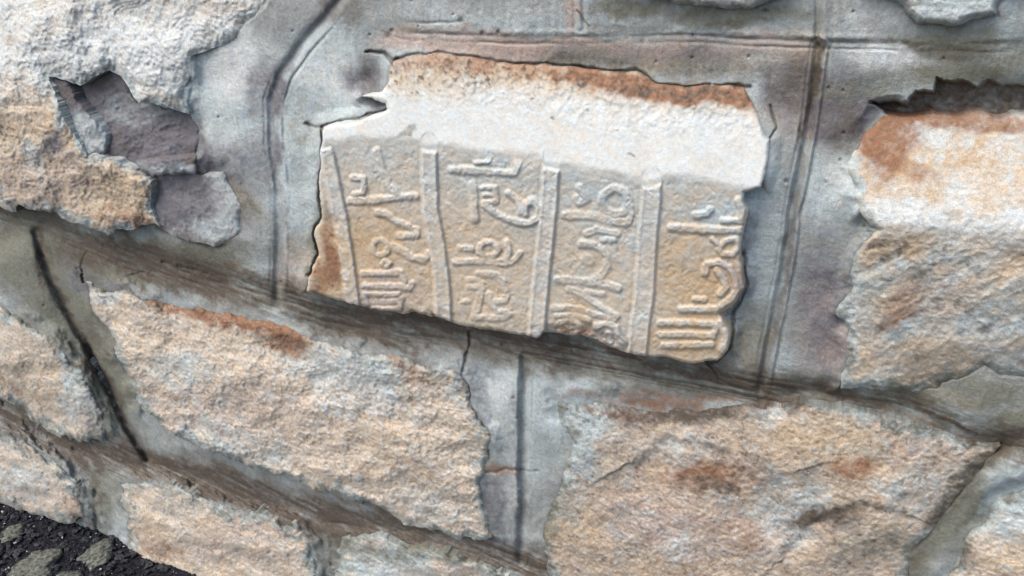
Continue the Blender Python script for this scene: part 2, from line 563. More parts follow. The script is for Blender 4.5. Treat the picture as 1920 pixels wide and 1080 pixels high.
# --- 1. the big pale boulder, upper left, with a broken hollow
def paint_ul(p, sl, s):
    p.add('ash', 0.10 + 0.2 * np.clip(N_BIG[sl], 0, 1))
    up = 1 - sstep(110, 215, BY[sl] + 0.10 * (BX[sl] - 200))
    p.add('lime_and_highlight', up * (0.78 + 0.3 * N_MID[sl]))
    p.blob('lime_and_highlight', 240, 110, 160, 60, 0.5, sl)
    p.blob('ash', 330, 150, 60, 50, 0.6, sl)
    p.blob('ash', 400, 90, 60, 40, 0.5, sl, -30)
    p.blob('pink', 60, 30, 120, 40, 0.15, sl, 20)
    p.blob('ochre', 440, 22, 60, 26, 0.6, sl)
    p.blob('rust', 395, 12, 30, 20, 0.3, sl)
    p.blob('ochre', 60, 260, 120, 80, 0.38, sl)
    p.blob('ochre', 200, 370, 130, 45, 0.55, sl)
    p.blob('pink', 80, 340, 110, 50, 0.45, sl)
    p.blob('rust', 250, 415, 60, 18, 0.5, sl, 12)
    p.blob('slate', 105, 275, 26, 20, 0.75, sl, 20, 0.6)
    p.blob('ash', 66, 290, 26, 30, 0.5, sl)
    p.path('dirt_and_shade', [(-340, 290), (0, 384), (90, 402), (200, 436)], 9, 0.45, sl)
    p.add('dirt_and_shade', 0.55 * sstep(0.30, 0.62, -N_MID[sl]) * (1 - 0.7 * up))
    p.add('slate', 0.3 * sstep(0.2, 0.6, N_FINE[sl]) * (1 - up))


make_stone('stone', OUT['upper_left'],
           rough_relief([(-200, -150, -15), (100, -200, -25), (450, -80, -14), (0, 0, 12), (200, 20, 10), (420, 30, 4), (100, 120, 30), (300, 150, 20), (0, 200, 40), (100, 270, 38), (60, 380, 30),
                         (250, 400, 27), (-250, 200, 30)], 1.15, 0), (0.004, 26), paint_ul, minus=CAV)


def paint_slab(p, sl, s):
    p.blob('ash', 250, 200, 60, 30, 0.25, sl)
    p.blob('ash', 315, 312, 45, 12, 0.45, sl)
    p.blob('dirt_and_shade', 350, 290, 16, 24, 0.5, sl)
    p.blob('dirt_and_shade', 200, 150, 40, 14, 0.3, sl)
    p.add('dirt_and_shade', 0.35 * sstep(0.1, 0.6, N_MID[sl]))


def slab_h(sl, s):
    H = idw([(180, 170, 8), (250, 190, 7), (340, 230, 2), (220, 270, 17), (300, 290, 14), (355, 300, 8), (300, 320, 20)], PX[sl], PY[sl], 25) * 1e-3
    ledge = sstep(294, 304, PY[sl] + 0.12 * (PX[sl] - 300) + 3 * N_MID[sl]) * sstep(252, 268, PX[sl])
    return H + 0.006 * ledge + 0.0024 * ridged(UX[sl], UZ[sl], 44, 3, 71, -20, 2.5) + 0.0008 * N_FINE[sl]


make_stone('slate_chip', SLAB, slab_h, (0.002, 8), paint_slab, MAT_SLATE, 1.0, label='dark grey slate slab wedged in the broken hollow')


def paint_flake(p, sl, s):
    p.blob('ash', 150, 250, 70, 45, 0.7, sl)
    p.blob('lime_and_highlight', 160, 262, 50, 26, 0.35, sl)
    p.blob('dirt_and_shade', 108, 170, 24, 26, 0.45, sl)


make_stone('slate_chip', FLAKE, lambda sl, s: idw([(100, 155, 20), (130, 190, 24), (170, 250, 27), (165, 290, 30), (198, 262, 22)], PX[sl], PY[sl], 20) * 1e-3
           + 0.0016 * N_RID[sl] + 0.0006 * N_FINE[sl], (0.003, 7), paint_flake, MAT_SLATE, 0.6, label='pale grey flake leaning across the broken hollow')


def paint_purple(p, sl, s):
    p.add('pink', 0.22)
    p.add('ash', 0.22 + 0.4 * sstep(360, 440, BX[sl] * 0.6 + BY[sl] * 0.45) + 0.2 * N_MID[sl])
    p.blob('slate', 350, 375, 60, 34, 0.85, sl)
    p.blob('slate', 330, 345, 50, 20, 0.8, sl)
    p.blob('slate', 302, 370, 26, 50, 0.85, sl)
    p.blob('lime_and_highlight', 395, 375, 14, 30, 0.5, sl, 10)
    p.blob('ochre', 350, 440, 60, 16, 0.3, sl)
    p.path('dirt_and_shade', [(296, 424), (340, 445), (400, 464), (425, 457)], 6, 0.5, sl)


make_stone('stone', PURPLE, lambda sl, s: idw([(300, 345, 12), (360, 340, 9), (410, 350, 8), (330, 400, 20), (430, 420, 14), (400, 455, 17)], PX[sl], PY[sl], 30) * 1e-3
           + 0.0011 * N_RID[sl] + 0.0012 * N_MID[sl] + 0.0005 * N_FINE[sl], (0.003, 12), paint_purple, MAT_SLATE, 0.6, label='purplish grey stone below the broken hollow')

# --- 2. the carved block
RIBS = [([(612, 288), (624, 341), (636, 400), (646, 460), (654, 520), (662, 575)], 13.5),
        ([(804, 262), (805, 330), (807, 395), (819, 460), (828, 524), (832, 600)], 15),
        ([(1035, 286), (1031, 340), (1029, 390), (1023, 445), (1014, 533), (1004, 640)], 16),
        ([(1222, 330), (1221, 378), (1215, 437), (1211, 500), (1208, 560), (1200, 610), (1192, 680)], 18.5)]
LETTERS = [  # each: list of strokes; stroke: (points, half width)
    [([(706, 284), (716, 318), (728, 345), (746, 368)], 7), ([(656, 377), (700, 376), (746, 370), (778, 369)], 6.5)],
    [([(661, 334), (681, 335), (684, 352), (680, 363), (664, 364)], 5)],
    [([(708, 398), (726, 402), (742, 414), (764, 424), (780, 430), (781, 441), (748, 443)], 6)],
    [([(703, 452), (716, 450), (727, 459), (726, 473), (714, 480), (702, 474), (700, 462), (703, 452)], 4.5), ([(722, 488), (730, 494), (724, 501), (716, 496), (722, 488)], 4)],
    [([(738, 462), (756, 473), (776, 484), (796, 486), (803, 476)], 6.5)],
    [([(680, 513), (716, 513), (752, 511), (760, 528)], 5.5), ([(684, 536), (716, 537), (750, 537), (768, 540), (773, 532)], 6)],
    [([(684, 552), (716, 553), (746, 552)], 5), ([(684, 552), (690, 572)], 4), ([(697, 566), (746, 566)], 4.5), ([(700, 580), (748, 580), (752, 560)], 4.5)],
    [([(846, 318), (880, 320), (930, 324), (966, 325), (971, 312), (970, 296)], 6.5), ([(892, 305), (916, 304), (920, 290)], 4.5)],
    [([(886, 346), (889, 376), (890, 410)], 7)],
    [([(904, 352), (928, 352), (930, 378), (908, 380)], 5), ([(908, 366), (926, 366)], 4)],
    [([(909, 385), (934, 403), (964, 416), (992, 419), (1009, 409), (1011, 388), (999, 377), (984, 384), (984, 402)], 6.5), ([(952, 362), (972, 376), (976, 400)], 5)],
    [([(854, 491), (890, 490), (920, 491), (948, 493), (954, 474), (950, 456)], 6), ([(864, 466), (884, 467)], 6)],
    [([(900, 462), (910, 454), (926, 456), (934, 468), (926, 480), (908, 482), (898, 474), (900, 462)], 5)],
    [([(957, 492), (967, 486), (976, 474)], 5)],
    [([(897, 513), (928, 515), (944, 530), (950, 552), (946, 564), (928, 567)], 6)],
    [([(878, 524), (896, 524)], 5), ([(880, 538), (901, 540)], 5), ([(903, 532), (900, 556), (893, 582)], 6), ([(866, 566), (878, 566)], 4)],
    [([(916, 553), (921, 570), (932, 584), (950, 586)], 5.5), ([(888, 595), (920, 597), (944, 597), (956, 589)], 5.5)],
    [([(1086, 352), (1100, 374), (1086, 380), (1080, 372)], 6)],
    [([(1132, 364), (1150, 352), (1172, 360), (1178, 380), (1172, 398), (1152, 402), (1134, 394), (1128, 378), (1132, 364)], 7), ([(1182, 388), (1184, 404), (1178, 416)], 6),
     ([(1060, 404), (1090, 404), (1120, 407), (1150, 416), (1172, 418)], 7)],
    [([(1100, 438), (1118, 430), (1136, 434), (1156, 438)], 6), ([(1130, 450), (1150, 450)], 6)],
    [([(1090, 458), (1112, 459), (1128, 466), (1138, 480), (1138, 504), (1126, 520), (1112, 524)], 6.5)],
    [([(1098, 486), (1105, 488)], 9)],
    [([(1046, 524), (1080, 526), (1112, 530), (1140, 534), (1160, 541)], 7)],
    [([(1066, 543), (1092, 552), (1114, 567), (1136, 582), (1156, 594)], 6), ([(1100, 548), (1130, 552)], 5)],
    [([(1038, 578), (1064, 577), (1090, 580), (1118, 590), (1152, 599)], 5.5), ([(1044, 592), (1080, 592), (1104, 600)], 5), ([(1048, 606), (1064, 600), (1084, 606), (1092, 616)], 5)],
    [([(1118, 612), (1140, 606), (1156, 614), (1160, 632), (1172, 646)], 6), ([(1140, 626), (1146, 640)], 5)],
    [([(1258, 427), (1300, 429), (1350, 432), (1388, 431)], 7), ([(1356, 414), (1388, 415), (1390, 392), (1384, 376)], 6), ([(1304, 404), (1326, 402), (1332, 394)], 6)],
    [([(1348, 468), (1360, 452), (1380, 448), (1386, 460), (1374, 478), (1354, 476), (1348, 468)], 5.5), ([(1336, 448), (1350, 460)], 5)],
    [([(1322, 512), (1324, 496), (1350, 492), (1368, 502), (1378, 522), (1382, 544), (1370, 560), (1352, 574)], 6), ([(1344, 508), (1354, 520), (1362, 538), (1350, 552)], 6)],
    [([(1278, 580), (1310, 580), (1342, 580)], 7), ([(1302, 562), (1320, 562)], 5)],
    [([(1238, 606), (1290, 606), (1336, 608)], 6.5), ([(1238, 627), (1290, 627), (1336, 630), (1344, 612)], 6.5)],
    [([(1244, 648), (1290, 647), (1334, 646)], 6), ([(1350, 606), (1362, 630), (1354, 656)], 7)],
]
RIDGE = [(560, 262), (600, 268), (680, 262), (760, 264), (830, 276), (900, 286), (1000, 300), (1060, 314), (1150, 326), (1215, 342), (1250, 330), (1300, 336), (1360, 350), (1400, 356), (1480, 362)]
RX_, RY_ = [p[0] for p in RIDGE], [p[1] for p in RIDGE]
carve = {}


def carved_masks(sl):
    key = (sl[0].start, sl[1].start)
    if key in carve:
        return carve[key]
    X, Y = PX[sl] + 1.6 * N_MID[sl], PY[sl] + 1.6 * N_FINE[sl]
    lab = np.zeros(X.shape, np.int32)
    relief = np.zeros(X.shape, np.float32)
    yr = np.interp(PX[sl], RX_, RY_)
    wear = np.clip(0.8 + 0.6 * N_BIG[sl] + 0.6 * N_BRK[2][sl], 0.42, 1.1)
    groove = np.zeros(X.shape, np.float32)
    n = 0
    below = PY[sl] > yr + 6
    for pts, hw in RIBS:
        n += 1
        d = line_dist(pts, X, Y)
        prof = 1 - sstep(hw - 3, hw + 2.5, d)
        bead = np.exp(-((d - hw + 4) / 3.0) ** 2)
        relief = np.maximum(relief, (0.0024 * prof + 0.0006 * bead * prof))
        groove = np.maximum(groove, np.exp(-((d - hw - 3.5) / 2.6) ** 2))
        lab = np.where((d < hw + 1) & below, n, lab)
    for strokes in LETTERS:
        n += 1
        dd = np.full(X.shape, 99.0, np.float32)
        for pts, hw in strokes:
            dd = np.minimum(dd, line_dist(pts, X, Y) / (hw * 1.38))
        dd = dd * (1 + 0.3 * N_MID[sl]) + 0.15 * N_BRK[1][sl] + 0.08 * N_FINE[sl]
        prof = 1 - sstep(0.42, 1.08, dd)
        relief = np.maximum(relief, 0.0025 * prof * wear)
        groove = np.maximum(groove, 0.5 * np.exp(-((dd - 1.25) / 0.3) ** 2) * wear)
        lab = np.where((dd < 1.0) & (lab == 0) & below, n, lab)
    relief = np.where(relief > 0.0006, relief, relief - 0.0005 * groove)
    carve[key] = (lab, relief, yr)
    return carve[key]


def carved_h(sl, s):
    lab, relief, yr = carved_masks(sl)
    X, Y = PX[sl], PY[sl]
    dy = Y - (yr + 5 * N_MID[sl] + 4 * N_BIG[sl] + 5 * sstep(0.0008, 0.002, relief) * sstep(30, 10, np.abs(Y - yr)))
    front = 0.039 - 0.000018 * dy
    top = 0.0405 + 0.00018 * dy
    k = 0.0010
    m = np.clip(0.5 + 0.5 * (top - front) / k, 0, 1)
    H = front * m + top * (1 - m) - k * m * (1 - m)
    face = sstep(2, 12, dy)
    H = H + relief * face
    roughtop = sstep(-40, -150, dy)
    H = H + (0.0008 * N_MID[sl] + 0.0004 * N_FINE[sl] * (0.35 + 0.65 * face) + 0.0009 * N_BIG[sl] - 0.0005 * face * sstep(0.3, 0.5, N_BRK[1][sl])) + roughtop * (0.0008 * N_RID2[sl] + 0.0011 * N_MID[sl] + 0.0007 * N_FINE[sl]) + 0.0012 * (1 - face) * N_BIG[sl]
    # broken left arris and bottom edge
    chip = sstep(30, 0, X - np.interp(Y, [280, 400, 480, 560], [590, 606, 622, 640]) + 8 * N_MID[sl]) * sstep(380, 420, Y)
    H = H - 0.006 * chip * face
    bot = np.interp(X, [580, 760, 880, 1020, 1030, 1108, 1128, 1200, 1370], [545, 586, 610, 632, 626, 630, 642, 666, 684])
    cb = sstep(26, 4, bot - Y + 9 * N_MID[sl]) * (((X > 1024) & (X < 1180)) * 1.0 + 0.25)
    H = H - 0.005 * np.clip(cb, 0, 1) + 0.0016 * cb * N_RID2[sl]
    return H


def paint_carved(p, sl, s):
    lab, relief, yr = carved_masks(sl)
    X, Y = BX[sl], BY[sl]
    dy = PY[sl] - yr
    top = 1 - sstep(-14, 10, dy + 10 * N_MID[sl])
    fade = 1 - sstep(0, 190, dy + 26 * N_BIG[sl])
    ctr = np.exp(-((PX[sl] - 1120) / 230) ** 2)
    p.add('lime_and_highlight', top * (0.86 + 0.22 * N_MID[sl]))
    p.add('ash', top * np.clip(0.15 + 0.3 * N_BIG[sl], 0, 0.4))
    p.add('lime_and_highlight', (1 - top) * np.clip(fade * 0.20, 0, 1))
    p.add('ash', (1 - top) * np.clip(0.42 * fade + 0.26 * ctr - 0.03 + 0.25 * N_MID[sl], 0, 0.75))
    p.add('lime_and_highlight', 0.55 * np.clip(relief / 0.0028, 0, 1) * (1 - top) * (0.7 + 0.5 * N_MID[sl]))  # pale highlight painted on the raised strokes and ribs
    # rusty crust along the back of the top
    back = np.interp(PX[sl], [730, 800, 900, 1000, 1100, 1200, 1300, 1420], [170, 186, 172, 168, 186, 198, 205, 222])
    cr = 1 - sstep(-34, 24, Y * 0.4 + PY[sl] * 0.6 - back + 16 * N_MID[sl])
    cr = cr * (PX[sl] > 715)
    p.v['lime_and_highlight'] *= 1 - 0.9 * cr
    p.add('ochre', 0.75 * cr)
    edge = np.interp(PX[sl], [730, 900, 1100, 1230, 1420], [104, 114, 134, 162, 166])
    p.add('rust', cr * 0.75 * (1 - sstep(4, 42, PY[sl] - edge + 16 * N_MID[sl])))
    p.blob('rust', 1200, 165, 120, 20, 0.7, sl, 8)
    p.blob('rust', 1340, 186, 110, 18, 0.75, sl, 6)
    p.blob('dirt_and_shade', 1260, 172, 130, 9, 0.5, sl, 5)
    p.add('dirt_and_shade', cr * 0.55 * sstep(0.15, 0.5, N_FINE[sl]))
    p.add('lime_and_highlight', cr * 0.35 * sstep(0.15, 0.5, -N_FINE[sl]))
    p.add('ochre', (1 - top) * 0.14)
    # warm stains on the face
    p.blob('ochre', 622, 490, 30, 75, 0.85, sl)
    p.blob('rust', 608, 510, 20, 60, 0.75, sl)
    p.blob('ochre', 720, 500, 90, 80, 0.32, sl)
    p.blob('pink', 715, 550, 70, 40, 0.45, sl)
    p.blob('ochre', 900, 480, 80, 120, 0.2, sl)
    p.blob('ochre', 1310, 520, 80, 140, 0.7, sl)
    p.blob('ochre', 1290, 640, 80, 40, 0.5, sl)
    p.blob('ochre', 700, 440, 60, 70, 0.35, sl)
    p.blob('rust', 618, 450, 16, 60, 0.5, sl)
    p.blob('ochre', 1370, 400, 22, 22, 0.6, sl)
    p.blob('pink', 1365, 520, 30, 45, 0.4, sl)
    p.blob('rust', 1375, 525, 16, 30, 0.25, sl)
    p.blob('ochre', 1085, 600, 60, 30, 0.5, sl)
    p.blob('rust', 1085, 625, 40, 12, 0.55, sl)
    p.blob('pink', 1135, 630, 30, 20, 0.5, sl)
    p.blob('ochre', 1130, 480, 60, 40, 0.2, sl)
    p.blob('ash', 1330, 400, 50, 20, 0.5, sl)
    p.blob('moss', 758, 246, 24, 6, 0.7, sl, -25)
    for cx, cy, r in ((1052, 225, 5), (1178, 298, 5), (890, 160, 5), (1096, 207, 4), (1155, 247, 4), (1010, 183, 4)):
        p.blob('dirt_and_shade', cx, cy, r, r * 0.7, 0.6, sl)
    p.path('dirt_and_shade', [(576, 548), (690, 578), (880, 612), (1010, 634)], 5, 0.4, sl)


res = make_stone('stone', CARVED, carved_h, (0.0035, 7), paint_carved, MAT_CARVED, 0.7, split=lambda sl: carved_masks(sl)[0], skirt=0.05, lap=0.55, crunch=0.75,
                 label='squared block carved with raised script in columns under a white top')
block, Pc, Nc, cells_c, pt_c, lab_c = res
for i in range(1, len(RIBS) + len(LETTERS) + 1):
    grid_mesh('raised_border' if i <= len(RIBS) else 'letter', Pc, Nc, cells_c & (lab_c == i), pt_c, MAT_CARVED, block)
# the block's flanks, running back into the wall
flank = grid_mesh('flank', Pc, Nc, cells_c, pt_c, MAT_CARVED, block, 0.05)
me = flank.data
import bmesh
bm = bmesh.new()
bm.from_mesh(me)
ncell = int(cells_c.sum())
bm.faces.ensure_lookup_table()
bmesh.ops.delete(bm, geom=bm.faces[:ncell], context='FACES')
bm.to_mesh(me)
bm.free()


# --- 3. the pale, rust-topped stone at the right
def right_h(sl, s):
    X, Y = PX[sl], PY[sl]
    yr = np.interp(X, [1580, 1640, 1720, 1800, 1920, 2280], [400, 415, 418, 424, 430, 440]) + 8 * N_MID[sl]
    dy = Y - yr
    front = 0.032 - 0.00004 * dy + 0.0048 * fbm(UX[sl], UZ[sl], 110, 3, 81, deg=-38, stretch=1.5)
    top = 0.034 + 0.00020 * dy
    k = 0.005
    m = np.clip(0.5 + 0.5 * (top - front) / k, 0, 1)
    H = front * m + top * (1 - m) - k * m * (1 - m)
    low = sstep(640, 730, Y + 0.05 * (X - 1700))
    H = H - 0.010 * low * sstep(1640, 1720, X)
    st = fbm(UX[sl], UZ[sl], 70, 3, 87, deg=-38, stretch=3.0) * 4
    fr = st - np.floor(st)
    return H + 0.0003 * (np.floor(st) + sstep(0, 0.6, fr)) * sstep(-10, 60, dy) + 0.0012 * N_MID[sl] + (0.0003 + 0.0005 * sstep(-20, 60, dy)) * N_RID2[sl] + 0.0004 * N_FINE[sl]


def paint_right(p, sl, s):
    X, Y = BX[sl], BY[sl]
    yr = np.interp(PX[sl], [1580, 1640, 1720, 1800, 1920, 2280], [400, 415, 418, 424, 430, 440])
    dy = PY[sl] - yr + 14 * N_MID[sl]
    top = 1 - sstep(-6, 22, dy)
    p.add('ochre', top * 0.2)
    p.blob('ochre', 1760, 300, 200, 20, 0.4, sl, 8)
    p.blob('ochre', 1860, 370, 120, 16, 0.4, sl, 5)
    p.add('lime_and_highlight', top * (0.42 + 0.5 * N_MID[sl]) + 0.75 * np.exp(-((dy + 8) / 24) ** 2))
    p.add('ochre', (1 - top) * (0.25 + 0.3 * N_BIG[sl]))
    p.add('dirt_and_shade', (1 - top) * 0.08)
    p.add('ash', (1 - top) * (0.22 + 0.8 * fbm(UX[sl], UZ[sl], 60, 3, 91, deg=-38, stretch=2.5)))
    p.blob('ochre', 1700, 262, 150, 45, 0.75, sl, 6)
    p.blob('ochre', 1720, 330, 90, 40, 0.5, sl, 20)
    p.blob('rust', 1665, 262, 64, 44, 0.85, sl, -25)
    p.blob('rust', 1640, 240, 40, 30, 0.5, sl)
    p.blob('ochre', 1640, 340, 50, 60, 0.5, sl)
    p.blob('rust', 1640, 310, 26, 40, 0.4, sl)
    p.blob('rust', 1830, 226, 220, 18, 0.75, sl, 2)
    p.blob('rust', 1700, 318, 70, 12, 0.45, sl, 22)
    p.blob('ochre', 1880, 290, 90, 50, 0.35, sl)
    p.blob('lime_and_highlight', 1760, 265, 50, 16, 0.4, sl, 5)
    p.blob('ochre', 1690, 520, 90, 60, 0.6, sl, -35)
    p.blob('rust', 1690, 585, 60, 30, 0.55, sl, -35)
    p.blob('pink', 1740, 560, 60, 60, 0.35, sl, -35)
    p.blob('lime_and_highlight', 1840, 500, 110, 16, 0.45, sl, -38)
    p.blob('ash', 1860, 580, 90, 60, 0.55, sl, -38)
    p.blob('lime_and_highlight', 1600, 600, 14, 90, 0.55, sl)
    p.blob('lime_and_highlight', 1860, 640, 110, 34, 0.35, sl, 14)
    p.blob('moss', 1800, 715, 120, 20, 0.45, sl)
    p.add('dirt_and_shade', 0.4 * sstep(0.3, 0.6, -N_MID[sl]) * (1 - top))


make_stone('stone', OUT['right'], right_h, (0.004, 14), paint_right, rag=1.5, label='pale stone with rust brown top edge right of the carved block')


# --- 4..12 the rough stones
def paint_rough(blobs, ash=0.12, lime_and_highlight=0.0, ochre=0.0, pink=0.1, dirt_and_shade=0.5, dusk=0.0):
    def f(p, sl, s):
        p.add('dirt_and_shade', dusk * (1 + 1.2 * N_BIG[sl]))
        p.add('ash', ash * 0.6 + 0.16 * np.clip(N_BIG[sl], 0, 1) + 0.3 * sstep(0.22, 0.55, N_MID[sl]))
        p.add('pink', pink * (1 + N_BIG[sl]))
        p.add('ochre', ochre * (1 - N_BIG[sl]) + 0.3 * sstep(0.15, 0.5, -N_MID[sl]))
        p.add('lime_and_highlight', lime_and_highlight + 0.30 * sstep(0.10, 0.5, N_FINE[sl]))
        for b in blobs:
            p.blob(b[0], b[1], b[2], b[3], b[4], b[5], sl, b[6] if len(b) > 6 else 0)
        sq = sstep(0.80, 0.95, ridged(UX[sl] + 77, UZ[sl], 21, 2, 211)) * sstep(-0.25, 0.25, N_MID[sl])
        p.add('dirt_and_shade', dirt_and_shade * 0.7 * sq)
        crack = sstep(0.74, 0.93, N_RID2[sl]) * sstep(-0.2, 0.3, N_BIG[sl] + 0.6 * N_MID[sl])
        p.add('dirt_and_shade', dirt_and_shade * 0.5 * crack + dirt_and_shade * 0.55 * sstep(0.22, 0.55, -N_FINE[sl]))
        p.add('dirt_and_shade', 0.35 * sstep(-7, 0, s) * (0.5 + N_MID[sl]))  # darker rim along the outline
    return f


make_stone('stone', OUT['left_low'], rough_relief([(-200, 540, 20), (0, 600, 16), (80, 650, 24), (20, 690, 28), (140, 740, 22), (170, 800, 14), (190, 760, 8), (60, 780, 18)], 0.9, 4), (0.0045, 16),
           paint_rough([('ash', 150, 720, 40, 70, 0.6, 20), ('slate', 185, 780, 30, 50, 0.4), ('ochre', 60, 720, 80, 50, 0.4), ('moss', 60, 590, 90, 30, 0.7, 25), ('moss', 40, 690, 30, 14, 0.5),
                        ('rust', 20, 720, 40, 14, 0.3, 30)], 0.14, 0.06))
make_stone('stone', OUT['centre_low'],
           rough_relief([(170, 540, 8), (300, 580, 10), (450, 610, 9), (600, 640, 11), (760, 680, 13), (860, 710, 12), (250, 640, 22), (450, 700, 25), (650, 740, 24), (850, 800, 20), (350, 780, 26),
                         (600, 850, 27), (800, 900, 24), (900, 850, 14), (500, 880, 19), (760, 970, 19), (905, 1000, 12)], 1.15, 8), (0.0045, 14),
           paint_rough([('rust', 400, 582, 120, 24, 0.95, 12), ('rust', 525, 625, 70, 28, 0.85, 20), ('rust', 770, 690, 60, 14, 0.4, 20), ('ochre', 560, 640, 60, 30, 0.5), ('ash', 640, 690, 110, 40, 0.65, 12),
                        ('lime_and_highlight', 660, 745, 60, 40, 0.45), ('ash', 340, 690, 60, 30, 0.55), ('lime_and_highlight', 190, 560, 30, 18, 0.5), ('ochre', 760, 850, 120, 60, 0.25), ('pink', 450, 780, 180, 60, 0.35, 10),
                        ('ash', 440, 830, 120, 30, 0.4, 18), ('lime_and_highlight', 800, 950, 70, 24, 0.35, 18), ('moss', 260, 545, 90, 14, 0.6, 10)], 0.10, 0.05))
make_stone('stone', OUT['right_low'],
           rough_relief([(1060, 760, 8), (1200, 775, 4), (1300, 780, 2), (1450, 770, 8), (1600, 780, 8), (1750, 815, 8), (1820, 845, 6), (1150, 850, 18), (1300, 860, 22), (1500, 880, 26), (1700, 900, 22),
                         (1640, 960, 18), (1520, 960, 13), (1560, 1010, 26), (1300, 1000, 24), (1100, 980, 16), (1030, 1060, 10), (1700, 1040, 4), (1400, 1080, 24), (1300, 1250, 20), (1830, 900, 2), (1775, 965, 2), (1800, 870, 12), (1720, 950, 14)], 1.0, 12, crease=True), (0.003, 26),
           paint_rough([('ash', 1060, 800, 60, 130, 0.8), ('moss', 1030, 960, 30, 60, 0.5), ('ash', 1150, 765, 120, 22, 0.7), ('ochre', 1450, 830, 120, 26, 0.4), ('rust', 1280, 880, 70, 24, 0.3), ('moss', 1640, 1020, 70, 30, 0.5), ('ochre', 1130, 1000, 90, 40, 0.4), ('ash', 1080, 780, 80, 60, 0.6), ('rust', 1605, 878, 46, 26, 0.75), ('ochre', 1590, 830, 110, 40, 0.4), ('rust', 1350, 890, 80, 34, 0.4, -10), ('dirt_and_shade', 1330, 915, 60, 16, 0.5),
                        ('dirt_and_shade', 1280, 775, 110, 16, 0.7, 4), ('rust', 1200, 768, 90, 18, 0.6), ('lime_and_highlight', 1440, 785, 30, 10, 0.6), ('ash', 1480, 960, 60, 70, 0.5, 30), ('ochre', 1430, 920, 60, 60, 0.35),
                        ('ochre', 1170, 900, 90, 60, 0.3), ('dirt_and_shade', 1540, 965, 60, 14, 0.55, -18), ('slate', 1560, 985, 40, 20, 0.5), ('pink', 1350, 1000, 160, 60, 0.4), ('lime_and_highlight', 1270, 1030, 40, 20, 0.4),  # overhung crease darkened in the colour
                        ('ash', 1720, 920, 60, 40, 0.5, -40), ('moss', 1800, 915, 80, 18, 0.7, -50), ('dirt_and_shade', 1790, 930, 90, 14, 0.4, -50), ('ochre', 1760, 975, 60, 16, 0.5, -50), ('dirt_and_shade', 1560, 972, 90, 12, 0.5, -12), ('rust', 1330, 900, 90, 30, 0.35), ('pink', 1200, 960, 90, 60, 0.4), ('ochre', 1250, 1050, 200, 30, 0.5), ('dirt_and_shade', 1350, 762, 160, 12, 0.5, 2), ('rust', 1380, 770, 120, 14, 0.4, 2), ('pink', 1700, 840, 40, 20, 0.4), ('ash', 1280, 850, 60, 40, 0.4), ('rust', 1380, 1000, 60, 20, 0.35, 20), ('lime_and_highlight', 1740, 960, 50, 16, 0.3, -40)],
                       0.16, -0.05, 0.22, 0.22, 0.7, 0.10))
make_stone('stone', OUT['corner_left'], rough_relief([(-200, 700, 10), (0, 820, 12), (80, 860, 20), (20, 880, 30), (100, 920, 27), (140, 950, 20), (60, 960, 22)], 0.9, 16), (0.0045, 16),
           paint_rough([('dirt_and_shade', 20, 815, 60, 14, 0.5, 18), ('ochre', 100, 880, 50, 30, 0.3), ('rust', 140, 950, 20, 24, 0.4), ('ash', 40, 900, 60, 30, 0.35), ('pink', 60, 920, 80, 30, 0.3)], 0.14, 0.1))
make_stone('stone', OUT['bottom_left'], rough_relief([(240, 910, 12), (330, 920, 16), (450, 965, 16), (560, 995, 12), (300, 980, 27), (400, 1030, 28), (520, 1050, 24), (400, 1200, 10)], 1.0, 20), (0.0045, 14),
           paint_rough([('lime_and_highlight', 330, 940, 60, 30, 0.2), ('ochre', 260, 980, 40, 40, 0.4), ('rust', 300, 1030, 50, 16, 0.35, 30), ('pink', 450, 1010, 90, 50, 0.3), ('slate', 560, 990, 36, 14, 0.5)], 0.12, 0.0, 0.1))
make_stone('stone', OUT['bottom_mid'], rough_relief([(650, 1020, 8), (760, 1025, 12), (960, 1085, 8), (800, 1070, 20), (700, 1080, 18), (800, 1250, 20)], 1.0, 24), (0.007, 14),
           paint_rough([('ash', 720, 1050, 90, 40, 0.55), ('moss', 680, 1020, 60, 20, 0.4), ('pink', 820, 1060, 80, 30, 0.3), ('moss', 800, 1040, 160, 20, 0.4)], 0.4, 0.0))
make_stone('stone', OUT['bottom_right'], rough_relief([(1800, 1080, 8), (1880, 950, 8), (1880, 1040, 16), (1950, 1000, 18), (2200, 1100, 20)], 0.9, 28), (0.008, 30),
           paint_rough([('ash', 1890, 960, 60, 60, 0.7), ('ochre', 1890, 1060, 60, 30, 0.4), ('dirt_and_shade', 1800, 1040, 30, 30, 0.4)], 0.2))
make_stone('stone', OUT['top_mid'], rough_relief([(700, -40, 6), (870, -30, 10), (870, -200, 0), (1040, -40, 6)], 0.9, 32), (0.006, 16), paint_rough([('ash', 870, -20, 200, 40, 0.6)], 0.3))
make_stone('stone', OUT['top_right'], rough_relief([(1300, 0, 12), (1440, 0, 12), (1300, -100, 14), (1300, -250, 0)], 1.0, 36), (0.007, 14), paint_rough([('lime_and_highlight', 1350, 0, 90, 20, 0.25), ('moss', 1300, 0, 60, 14, 0.3)], 0.2, 0.2))
make_stone('stone', OUT['top_far'], rough_relief([(1780, 30, 14), (1700, 0, 12), (1860, 0, 12), (1900, -100, 14), (2000, -250, 0)], 0.6, 40), (0.007, 14),
           paint_rough([('ash', 1780, 10, 90, 50, 0.8), ('lime_and_highlight', 1780, 25, 70, 14, 0.25)], 0.4, 0.0, 0, 0.05, 0.2))

